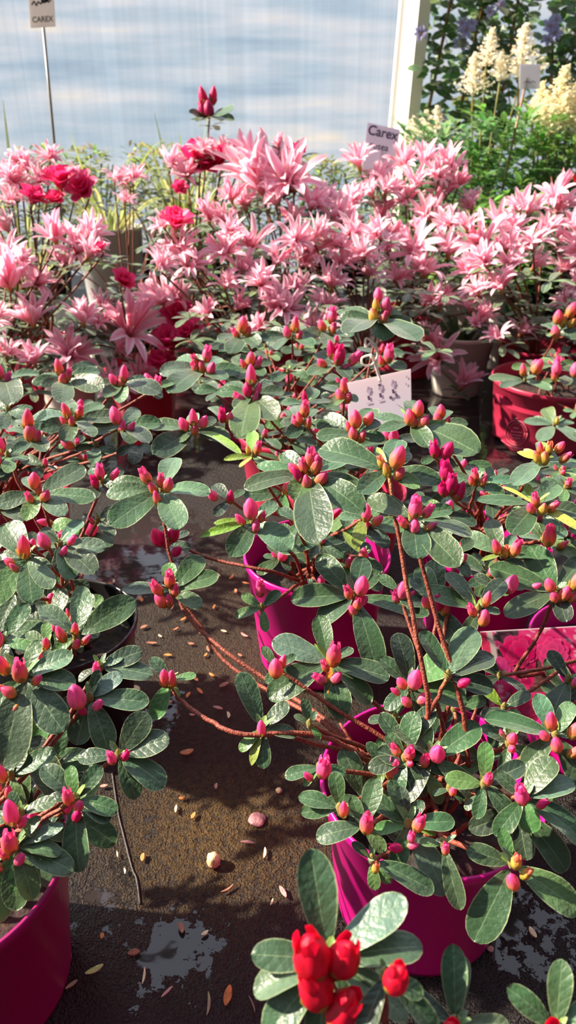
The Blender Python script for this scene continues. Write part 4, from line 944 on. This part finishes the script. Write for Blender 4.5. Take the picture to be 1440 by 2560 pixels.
bushy('potted_herb', 'bright green leafy plant between the astilbes and the pink azaleas', at(1300, 430, 1.68).x, 1.70, .32, .16, 420, .05, [lin(110, 160, 60), lin(88, 138, 52), lin(146, 186, 92)], 72, narrow=.35, pr=.07)
# scrap of a red bloom at the right edge
rp = at(1462, 460, 1.62)
pl = thing('potted_begonia', 'bright red bloom peeking in at the right edge below the cream plumes', 'plant', (rp.x + .03, 1.62, 0))
pot_part(pl, .05, .09, DARKP, .8)
sm = MB(); tube_into(sm, spline([(rp.x + .03, 1.62, .07), (rp.x + .02, 1.62, .2), tuple(rp)], 4), .003, lin(120, 120, 60), 6); sm.build('stem', M_STEM, pl)
fm = MB()
for q in range(9): petal_into(fm, q * .7, 1, .9, .5 + .1 * (q % 3), 1.3, lin(220, 30, 34), lin(236, 60, 50), n=6, point=.6)
o = fm.build('flower', M_PETAL, pl); o.location = rp - wpos(pl); o.rotation_euler = (.7, -.3, 0); o.scale = (.032,) * 3

# pale pots without much plant, behind the pink azaleas on the right
def pale_pot(label, x, y, R, H, c, seed):
    rnd = random.Random(seed); pl = thing('white_pot', label, 'pot', (x, y, 0)); pot_part(pl, R, H, c, .72)
    mb = MB()
    for i in range(30):
        a = rnd.uniform(0, 6.3); b = Vector((x, y, H * .8)) + Vector((math.cos(a), math.sin(a), 0)) * R * .5 * rnd.random(); d = Vector((math.cos(a) * .6, math.sin(a) * .6, rnd.uniform(.5, 1.2))) * .05
        leaf_into(mb, b, b + d, Vector((0, 0, 1)), .014, LEAFC[rnd.choice('dmk')], .1, .1, True, .5, rnd)
    mb.build('foliage', M_GREEN, pl, (x, y, H * .8))
pale_pot('cream-white pot in full sun behind the drooping pink blooms and the puddle', .325, 1.345, .062, .115, WHITEP, 1)
pale_pot('second cream-white pot, further back under the pink azaleas', .415, 1.63, .075, .16, WHITEP, 2)
pale_pot('white pot glimpsed behind the wide red pot', .47, 1.475, .06, .11, WHITEP, 3)
pale_pot('white pot glimpsed on the left under the spidery pink blooms', -.39, 1.235, .055, .10, WHITEP, 4)

# ------------------------------------------------------------------ signs, tags and labels
def quad_frame(tl, tr, bl, Y, dy=0):
    """card from three photograph corners at distance Y (bottom dy nearer)"""
    a, b, c = at(*tl, Y), at(*tr, Y), at(*bl, Y - dy); return a, b - a, c - a
def card_into(mb, o, ex, ey, th, col, nu=1, nv=1, fcol=None):
    n = ex.cross(ey).normalized(); 
    if n.dot(CAM - o) < 0: n = -n
    vs = []; cs = []; fs = []
    for j in range(nv + 1):
        for i in range(nu + 1):
            vs.append(o + ex * (i / nu) + ey * (j / nv)); cs.append(fcol(i / nu, j / nv) if fcol else col)
    k = nu + 1
    for j in range(nv):
        for i in range(nu): fs.append((j * k + i, (j + 1) * k + i, (j + 1) * k + i + 1, j * k + i + 1))
    m = len(vs)
    q = [o, o + ex, o + ex + ey, o + ey]
    vs += [p - n * .00002 for p in q] + [p - n * th for p in q]; cs += [col] * 8
    fs += [(m + 4, m + 5, m + 6, m + 7)] + [(m + i, m + (i + 1) % 4, m + 4 + (i + 1) % 4, m + 4 + i) for i in range(4)]
    mb.add(vs, fs, cs); return n
def stroke(parent, name, o, ex, ey, n, pts, wd, col, sub=6):
    mb = MB(); P = [o + ex * a + ey * b + n * .0005 for a, b in pts]
    P = spline(P, sub) if len(P) > 2 else P; vs = []; fs = []
    for i, p in enumerate(P):
        t = (P[min(i + 1, len(P) - 1)] - P[max(0, i - 1)]).normalized(); s = t.cross(n).normalized() * wd
        vs += [p - s, p + s]
    for i in range(len(P) - 1): fs.append((2 * i, 2 * i + 1, 2 * i + 3, 2 * i + 2))
    mb.add(vs, fs, col); return mb.build(name, M_INK, parent, P[0], smooth=False)
def text_on(parent, s, o, ex, ey, n, x, y, size, col, bold=0.0, slant=0.0, rot=0.0, name='lettering'):
    """lettering lying on a card; x, y and size in fractions of the card's width"""
    cu = bpy.data.curves.new(name, 'FONT'); cu.body = s; cu.size = 1; cu.offset = bold; cu.shear = slant; cu.extrude = .004
    ob = bpy.data.objects.new(name, cu); C.objects.link(ob)
    me = bpy.data.meshes.new_from_object(ob.evaluated_get(bpy.context.evaluated_depsgraph_get())); bpy.data.objects.remove(ob)
    X = ex.normalized(); Yv = n.cross(X).normalized(); L = ex.length
    if rot: X, Yv = X * math.cos(rot) + Yv * math.sin(rot), Yv * math.cos(rot) - X * math.sin(rot)
    b = o + ex * x + ey * y + n * .0006
    for vtx in me.vertices:
        c = vtx.co.copy(); vtx.co = X * c.x * size * L + Yv * c.y * size * L + n * (c.z * size * L)
    a_ = me.color_attributes.new('tint', 'FLOAT_COLOR', 'POINT'); a_.data.foreach_set('color', list((*col, 1)) * len(me.vertices))
    me.materials.clear(); me.materials.append(M_INK)
    o2 = bpy.data.objects.new(name, me); C.objects.link(o2); o2.parent = parent; o2.location = b - wpos(parent); return o2

INK = lin(70, 62, 72)
# stake with a small lettered card, upper left
Ys = 1.60; foot = at(135, 350, Ys); top = at(106, 40, Ys); dirv = (foot - top).normalized(); g = foot + dirv * (foot.z / -dirv.z)
st = thing('plant_sign', 'thin grey stake with a small handwritten card at the upper left, against the wall', 'sign', (g.x, g.y, 0))
mb = MB(); tube_into(mb, [g - dirv * .0, foot, top], .0028, lin(128, 126, 116), 8); mb.build('stake', M_METAL, st, g)
o_, ex, ey = quad_frame((70, -14), (134, -18), (76, 70), Ys - .008)
mb = MB(); n_ = card_into(mb, o_, ex, ey, .0012, lin(238, 232, 226)); mb.build('card', M_CARD, st, o_, smooth=False)
stroke(st, 'lettering', o_, ex, ey, n_, [(.12, .32), (.22, .22), (.30, .34), (.38, .24), (.48, .30), (.58, .18), (.68, .26), (.80, .16), (.88, .24)], .0012, INK)
stroke(st, 'lettering', o_, ex, ey, n_, [(.50, .20), (.60, .26), (.70, .20), (.82, .27)], .0018, INK)
text_on(st, 'CAREX', o_, ex, ey, n_, .10, .84, .26, INK, .015, .1)
# lettered sign behind the pink blooms
Yq = 1.62
o_, ex, ey = quad_frame((918, 306), (1000, 324), (905, 420), Yq)
b_ = o_ + ex * .5 + ey
s2 = thing('plant_sign', 'pale lilac lettered sign standing behind pink blooms left of the white post', 'sign', (b_.x, b_.y, 0))
mb = MB(); n_ = card_into(mb, o_, ex, ey, .0012, lin(226, 224, 236)); mb.build('card', M_CARD, s2, o_, smooth=False)
mb = MB(); tube_into(mb, [(b_.x, b_.y + .004, 0), b_ + Vector((0, .004, -.01)), o_ + ex * .5 + ey * .5 + Vector((0, .004, 0))], .0025, lin(150, 150, 150), 8); mb.build('stake', M_METAL, s2, (b_.x, b_.y, 0))
text_on(s2, 'Carex', o_, ex, ey, n_, .04, .24, .36, lin(66, 62, 92), .02)
text_on(s2, 'rosea', o_, ex, ey, n_, .14, .52, .26, lin(66, 62, 92), .012)
# clear plastic label at the astilbes
Yl = 1.78
o_, ex, ey = quad_frame((1300, 160), (1352, 160), (1298, 222), Yl)
b_ = at(1315, 222, Yl); f_ = at(1255, 480, Yl)
s3 = thing('plant_sign', 'milky plastic label on a thin cane among the cream astilbe plumes', 'sign', (f_.x - .02, Yl, 0))
mb = MB(); n_ = card_into(mb, o_, ex, ey, .0015, lin(232, 230, 238)); mb.build('card', M_CARD, s3, o_, smooth=False)
mb = MB(); tube_into(mb, [(f_.x - .02, Yl + .003, 0), f_ + Vector((0, .003, 0)), b_ + Vector((0, .003, .02))], .0028, lin(150, 120, 90), 7); mb.build('cane', M_CANE, s3, (f_.x - .02, Yl, 0))
stroke(s3, 'lettering', o_, ex, ey, n_, [(.2, .75), (.35, .7), (.5, .76), (.65, .7), (.78, .75)], .0008, lin(150, 146, 160))

# white hang tag
Yt = .715
o_, ex, ey = quad_frame((868, 957), (1027, 922), (871, 1080), Yt, .02)
tg = thing('hang_tag', 'white paper tag with small pot pictograms hanging by a looped white string', 'tag', tuple(o_ + ex * .5 + ey))
def tagcol(a, b): return mixc(lin(254, 240, 248), lin(236, 236, 250), min(1, b * 1.2))
mb = MB(); n_ = card_into(mb, o_, ex, ey, .0006, lin(252, 244, 250), 6, 6, tagcol); mb.build('card', M_CARD, tg, o_, smooth=False)
for (cx, cy) in ((.335, .40), (.52, .40), (.72, .375)):
    stroke(tg, 'pictogram', o_, ex, ey, n_, [(cx - .018, cy), (cx + .018, cy)], .0022, lin(86, 60, 96))
    stroke(tg, 'pictogram', o_, ex, ey, n_, [(cx, cy - .08), (cx, cy - .24)], .0014, lin(196, 178, 204))
    stroke(tg, 'pictogram', o_, ex, ey, n_, [(cx - .03, cy - .12), (cx, cy - .2), (cx + .03, cy - .12)], .0009, lin(196, 178, 204))
    stroke(tg, 'pictogram', o_, ex, ey, n_, [(cx - .045, cy + .10), (cx + .045, cy + .10)], .0009, lin(206, 190, 210))
for (cx, cy) in ((.67, .46), (.76, .44)): stroke(tg, 'pictogram', o_, ex, ey, n_, [(cx, cy), (cx + .02, cy + .06)], .0014, lin(96, 66, 100))
stroke(tg, 'pictogram', o_, ex, ey, n_, [(.93, .12), (.935, .17)], .0008, lin(180, 160, 190)); stroke(tg, 'pictogram', o_, ex, ey, n_, [(.92, .26), (.925, .31)], .0008, lin(180, 160, 190))
stroke(tg, 'punched_hole', o_, ex, ey, n_, [(.49, .17), (.51, .20), (.535, .165)], .0009, lin(70, 40, 66))
mb = MB(); c_ = lin(244, 240, 236); Z = lambda u, v, d=0: at(u, v, Yt - .012 - d)
tube_into(mb, spline([Z(950, 955), Z(940, 920), Z(930, 890, .002), Z(922, 888), Z(905, 895), Z(906, 910), Z(920, 914), Z(934, 908, .003), Z(943, 895), Z(944, 880), Z(938, 862), Z(922, 848), Z(914, 848), Z(914, 868), Z(926, 858, .003), Z(936, 868), Z(944, 885), Z(938, 905)], 6), .0011, c_, 8)
tube_into(mb, spline([Z(952, 955, .001), Z(944, 925, .001), Z(934, 900, .003), Z(926, 890, .002)], 6), .0011, c_, 8)
mb.build('string', M_CARD, tg, tuple(Z(950, 955)))

# picture label stuck in the pot at the right edge
Yp = .43
o_, ex, ey = quad_frame((1200, 1579), (1480, 1563), (1228, 1790), Yp, .03)
lb = thing('picture_label', 'glossy pink plant label with a photo of frilled azalea blooms at the right edge', 'label', tuple(o_ + ex * .5 + ey))
rp_ = random.Random(4)
def piccol(a, b):
    q = noise.noise(Vector((a * 9, b * 9, 1.3))); q2 = noise.noise(Vector((a * 22, b * 22, 5.1)))
    c = mixc(lin(226, 14, 110), lin(244, 84, 160), min(1, max(0, .4 + q)))
    if q2 > .28: c = mixc(c, lin(250, 226, 236), .6)
    if .07 < a < .42 and b < .5 and q < .2: c = mixc(lin(44, 34, 40), lin(120, 100, 108), max(0, q2 + .2))
    if a < .075 and b < .3: c = lin(232, 60, 110)
    if .055 < a - b * .1 < .10 and b < .35: c = lin(214, 204, 200)
    if .38 < a < .7 and b > .38 and q > -.1 and b < .75: c = mixc(c, lin(64, 78, 52), .85)
    if q < -.33: c = mixc(c, lin(90, 30, 60), .5)
    if a > .865: c = lin(222, 26, 150)
    if b < .012 or abs(a - .86 - b * .05) < .008: c = lin(250, 240, 246)
    return c
mb = MB(); n_ = card_into(mb, o_, ex, ey, .0006, lin(250, 236, 244), 60, 54, piccol); mb.build('card', M_PRINT, lb, o_, smooth=False)
def bloom(cx, cy, r, col, n, seed):
    rnd = random.Random(seed); mb = MB()
    for i in range(n):
        a = i * 2.4; q = math.sqrt(i / n); px_, py_ = cx + math.cos(a) * r * q * .8, cy + math.sin(a) * r * q
        vs = [o_ + ex * px_ + ey * py_ + n_ * (.0003 + .00002 * (n - i))]; m = 9; rr = r * rnd.uniform(.32, .5)
        for k in range(m):
            t = 2 * PI * k / m; vs.append(o_ + ex * (px_ + math.cos(t) * rr * .75 * rnd.uniform(.85, 1.15)) + ey * (py_ + math.sin(t) * rr * rnd.uniform(.85, 1.15)) + n_ * (.0003 + .00002 * (n - i)))
        c = mixc(col, lin(246, 90, 160), rnd.random() * .5); mb.add(vs, [(0, 1 + k, 1 + (k + 1) % m) for k in range(m)], [mixc(c, lin(150, 10, 70), .4)] + [c] * m)
    mb.build('printed_bloom', M_PRINT, lb, o_ + ex * cx + ey * cy, smooth=False)
bloom(.33, .26, .17, lin(226, 16, 112), 26, 1); bloom(.17, .42, .10, lin(216, 60, 150), 9, 2); bloom(.62, .30, .16, lin(244, 70, 150), 18, 3); bloom(.72, .66, .20, lin(240, 24, 128), 22, 4); bloom(.35, .92, .14, lin(240, 40, 120), 14, 5)
mb = MB(); q0 = o_ + ex * .62 + ey * .9 - n_ * .002; tube_into(mb, [q0, q0.lerp(Vector((.235, .425, .079)), .5), Vector((.235, .425, .079))], .0022, lin(240, 236, 236), 7); mb.build('stake', M_CARD, lb, q0)
text_on(lb, 'Hybr', o_, ex, ey, n_, .985, .16, .13, lin(252, 240, 246), .004, .3, rot=-PI / 2 - .1)

# round embossed emblem on the wide red pot
def emblem():
    x, y, _ = pl8.location; R, H, rb = .10, .105, .86
    def on(u, v):
        """point of the pot wall seen at a pixel"""
        d = ray(u, v); t = .3
        for _ in range(1200):
            p = CAM + d * t; rr = R * (rb + (1 - rb) * min(1, max(0, p.z / H)))
            if math.hypot(p.x - x, p.y - y) < rr: break
            t += .001
        else: return None
        n = Vector((p.x - x, p.y - y, 0)).normalized(); rr = R * (rb + (1 - rb) * min(1, max(0, p.z / H)))
        return Vector((x, y, p.z)) + n * (rr + .0006)
    c = lin(206, 96, 118); cx, cy = 1292, 1082
    def line(pts, r, name='emblem'):
        P = [on(*q) for q in pts]; P = [q for q in P if q]
        if len(P) > 1:
            mb = MB(); tube_into(mb, P, r, c, 6); mb.build(name, M_PLASTIC, pl8, P[0])
    ring = lambda a, b: [(cx + math.cos(t / 24 * 2 * PI) * a, cy + math.sin(t / 24 * 2 * PI) * b) for t in range(25)]
    line(ring(27, 31), .0010); line(ring(21, 25), .0006)
    for q, (dy, w2) in enumerate(((-13, 7), (-3, 13), (5, 13), (12, 11))): line([(cx - w2 + i * w2 / 4, cy + dy + i * .3) for i in range(9)], .0011)
    line([(cx - 6, cy - 33), (cx, cy - 37), (cx + 6, cy - 33)], .0010)
    line([(1255, 1100), (1270, 1112), (1285, 1118), (1300, 1121), (1315, 1121)], .0008)
emblem()

# ------------------------------------------------------------------ things lying on the mat
def flake(u, v, lpx, ang, wf, col, name, label, cat, group=None, curl=.25, thick=.0006, seed=0):
    rnd = random.Random(int(u * 7 + v * 13)); p = onz(u, v, .0012); k = mpp(p); L = lpx * k
    d = Vector((math.cos(ang), math.sin(ang), 0)); mb = MB()
    n = Vector((0, 0, 1)); s = d.cross(n); vs = []; fs = []; cs = []; m = 7; ac = (-1, -.4, .4, 1)
    cur = rnd.uniform(-.4, .4)
    for top_ in (1, 0):
        for i in range(m + 1):
            t = i / m; w_ = L * wf * .5 * (math.sin(PI * min(1, max(0, t * .94 + .03))) ** .7)
            for a in ac:
                z = curl * L * (abs(t - .5) * .6) ** 1.4 + .25 * abs(a) * w_ + .0006 + thick * top_ * 1.4
                vs.append(p + d * (t - .5) * L + s * (a * w_ + cur * L * (t - .5) ** 2) + n * z); cs.append(tuple(x * rnd.uniform(.8, 1.2) for x in col))
    q = len(ac); o0 = (m + 1) * q
    for i in range(m):
        for a in range(q - 1):
            fs.append((i * q + a, i * q + a + 1, (i + 1) * q + a + 1, (i + 1) * q + a)); fs.append((o0 + i * q + a, o0 + (i + 1) * q + a, o0 + (i + 1) * q + a + 1, o0 + i * q + a + 1))
        fs.append((i * q, (i + 1) * q, o0 + (i + 1) * q, o0 + i * q)); fs.append((i * q + q - 1, o0 + i * q + q - 1, o0 + (i + 1) * q + q - 1, (i + 1) * q + q - 1))
    mb.add(vs, fs, cs); o = mb.build(name, M_DEBRIS, None, p); tag(o, label, cat, group); return o
ORG = lin(206, 128, 66); CRE = lin(226, 200, 160); BRN = lin(150, 100, 78); PNK = lin(190, 132, 124)
for a in [
 (440, 2025, 26, 1.6, .3, CRE, 'fallen_bract', 'cream sliver on the mossy mat left of the orange one', 'debris'),
 (484, 2042, 24, 1.2, .5, ORG, 'fallen_bract', 'orange sliver on the mossy mat right of the cream one', 'debris'),
 (619, 2108, 40, -.1, .22, PNK, 'fallen_bract', 'thin pinkish sliver just below the purplish disc', 'debris'),
 (663, 2135, 36, 1.5, .25, CRE, 'fallen_bract', 'pale upright sliver right of the pinkish one', 'debris'),
 (357, 2146, 26, 1.6, .5, ORG, 'fallen_bract', 'orange bract beside the lower end of the mat seam', 'debris'),
 (294, 2138, 20, 1.9, .25, CRE, 'fallen_bract', 'tiny pale curl left of the mat seam', 'debris'),
 (454, 2322, 34, 2.0, .55, BRN, 'fallen_bract', 'brownish curled bract right of the grey puddle', 'debris'),
 (513, 2336, 24, .6, .45, CRE, 'fallen_bract', 'small yellow-orange chip right of the curled brown bract', 'debris'),
 (335, 2384, 36, .2, .55, lin(150, 84, 60), 'fallen_bract', 'reddish brown chip at the left rim of the grey puddle', 'debris'),
 (237, 2428, 54, .5, .32, lin(186, 180, 110), 'fallen_leaf', 'narrow yellowish-green fallen leaf on the black mat at lower left', 'leaf'),
 (180, 2464, 38, .7, .3, lin(160, 124, 100), 'fallen_leaf', 'small tan fallen leaf below the yellowish-green one', 'leaf'),
 (139, 2416, 26, .1, .8, BRN, 'fallen_bract', 'brown chip at left of the yellowish-green leaf', 'debris'),
 (176, 2392, 26, 1.8, .3, BRN, 'fallen_bract', 'slim brown scrap above the yellowish-green leaf', 'debris'),
 (256, 2342, 18, 1.6, .7, ORG, 'fallen_bract', 'single orange grain on the bare black mat beside the dark pot', 'debris'),
 (361, 2442, 46, 1.6, .16, CRE, 'fallen_bract', 'long pale sliver below the grey puddle', 'debris'),
 (418, 2482, 42, .8, .2, PNK, 'fallen_bract', 'pinkish curl near the lower edge', 'debris'),
 (570, 2492, 58, 1.4, .42, lin(178, 96, 40), 'fallen_leaf', 'orange-brown dry leaf at the lower edge left of the red azalea', 'leaf'),
 (523, 2512, 66, 1.6, .14, lin(140, 116, 88), 'fallen_twig', 'short pale stick left of the orange-brown dry leaf', 'twig'),
 (632, 2512, 50, 2.0, .10, lin(120, 84, 70), 'fallen_twig', 'thin brown stick under the red azalea leaves', 'twig'),
 (708, 2232, 40, 2.1, .35, PNK, 'fallen_bract', 'pinkish bract left of the big upright red-azalea leaf', 'debris'),
 (570, 2226, 44, .6, .14, BRN, 'fallen_twig', 'bent brown thread right below the tan pellet', 'twig'),
 (680, 2258, 22, 1.2, .3, CRE, 'fallen_bract', 'small cream sliver left of the pinkish bract', 'debris'),
 (1330, 2334, 34, 1.9, .5, CRE, 'fallen_bract', 'cream chip on the black wet mat right of the front magenta pot', 'debris'),
 (1226, 2376, 20, .2, .9, PNK, 'fallen_bract', 'pinkish square chip below the front magenta pot', 'debris'),
 (468, 1884, 40, .3, .5, lin(190, 110, 70), 'fallen_bract', 'reddish orange flake below the lone double bud', 'debris'),
 (260, 1968, 22, .2, .5, PNK, 'fallen_bract', 'pink-brown flake above the mat seam', 'debris'),
 (540, 1968, 20, 1.5, .5, PNK, 'fallen_bract', 'pinkish grain on the dark mat above the moss', 'debris'),
 (455, 1998, 18, .2, .6, ORG, 'fallen_bract', 'small orange grain at the upper edge of the moss', 'debris'),
 (150, 1908, 24, .8, .6, lin(214, 160, 120), 'fallen_bract', 'pale orange chip between the two left plants', 'debris'),
 (330, 1672, 16, .2, .7, CRE, 'fallen_bract', 'pale grain on the mat in the sun left of the long bare stems', 'debris'),
 (313, 2180, 20, 1.9, .3, CRE, 'fallen_bract', 'faint pale scrap beside the mat seam', 'debris'),
]:
    flake(a[0], a[1], a[2] * .85, *a[3:])
# reddish bracts scattered on the sunlit mat between the left and centre plants
rb_ = random.Random(9)
BR = [(580, 1445), (430, 1520), (520, 1625), (478, 1612), (440, 1575), (380, 1610), (340, 1722), (500, 1730), (545, 1772), (560, 1715), (515, 1640), (490, 1700), (400, 1592), (615, 1460), (572, 1790), (470, 1740), (268, 1465), (285, 1455), (352, 1500), (545, 1440), (590, 1480), (610, 1590), (560, 1580), (420, 1640), (500, 1580), (535, 1520), (460, 1550), (600, 1640), (530, 1690), (360, 1570), (300, 1720), (420, 1760), (480, 1790), (640, 1760), (410, 1450)]
for i, (u, v) in enumerate(BR):
    flake(u, v, rb_.uniform(14, 30), rb_.uniform(0, 3.1), rb_.uniform(.25, .5), rb_.choice([ORG, CRE, PNK, BRN, lin(206, 120, 84)]), 'fallen_bract',
          'small reddish or pale dry bract on the sunlit mat between left and centre plants', 'debris', 'dry bracts on the sunlit mat')
# tan pellet and purplish disc
def lump(u, v, rx, rz, col, name, label, cat, flat=1.0, seed=0):
    p = onz(u, v, 0); k = mpp(p); r = rx * k; bm = bmesh.new(); bmesh.ops.create_icosphere(bm, subdivisions=3, radius=1)
    mb = MB(); vs = []
    for q in bm.verts:
        f = 1 + .22 * noise.noise(q.co * 1.7 + Vector((seed, 0, 0))) + .10 * noise.noise(q.co * 5)
        vs.append(p + Vector((q.co.x * r * f, q.co.y * r * f, (q.co.z * f * .95 + .9) * r * flat)))
    mb.add(vs, [tuple(x.index for x in f_.verts) for f_ in bm.faces], [tuple(c * (1 + .25 * noise.noise(v_ * 300)) for c in col) for v_ in vs]); bm.free()
    o = mb.build(name, M_DEBRIS, None, p); tag(o, label, cat)
lump(534, 2162, 18, 18, lin(214, 170, 130), 'clay_pellet', 'rounded tan pellet casting a dark shadow on the golden moss', 'pellet', 1.1, 3)
lump(643, 2052, 21, 8, lin(150, 98, 104), 'bark_disc', 'flat purplish disc on the moss right of the tan pellet', 'debris', .3, 5)
lump(697, 1980, 8, 8, lin(190, 160, 130), 'clay_pellet', 'tiny pale pebble near the front magenta pot', 'pellet', .8, 8)
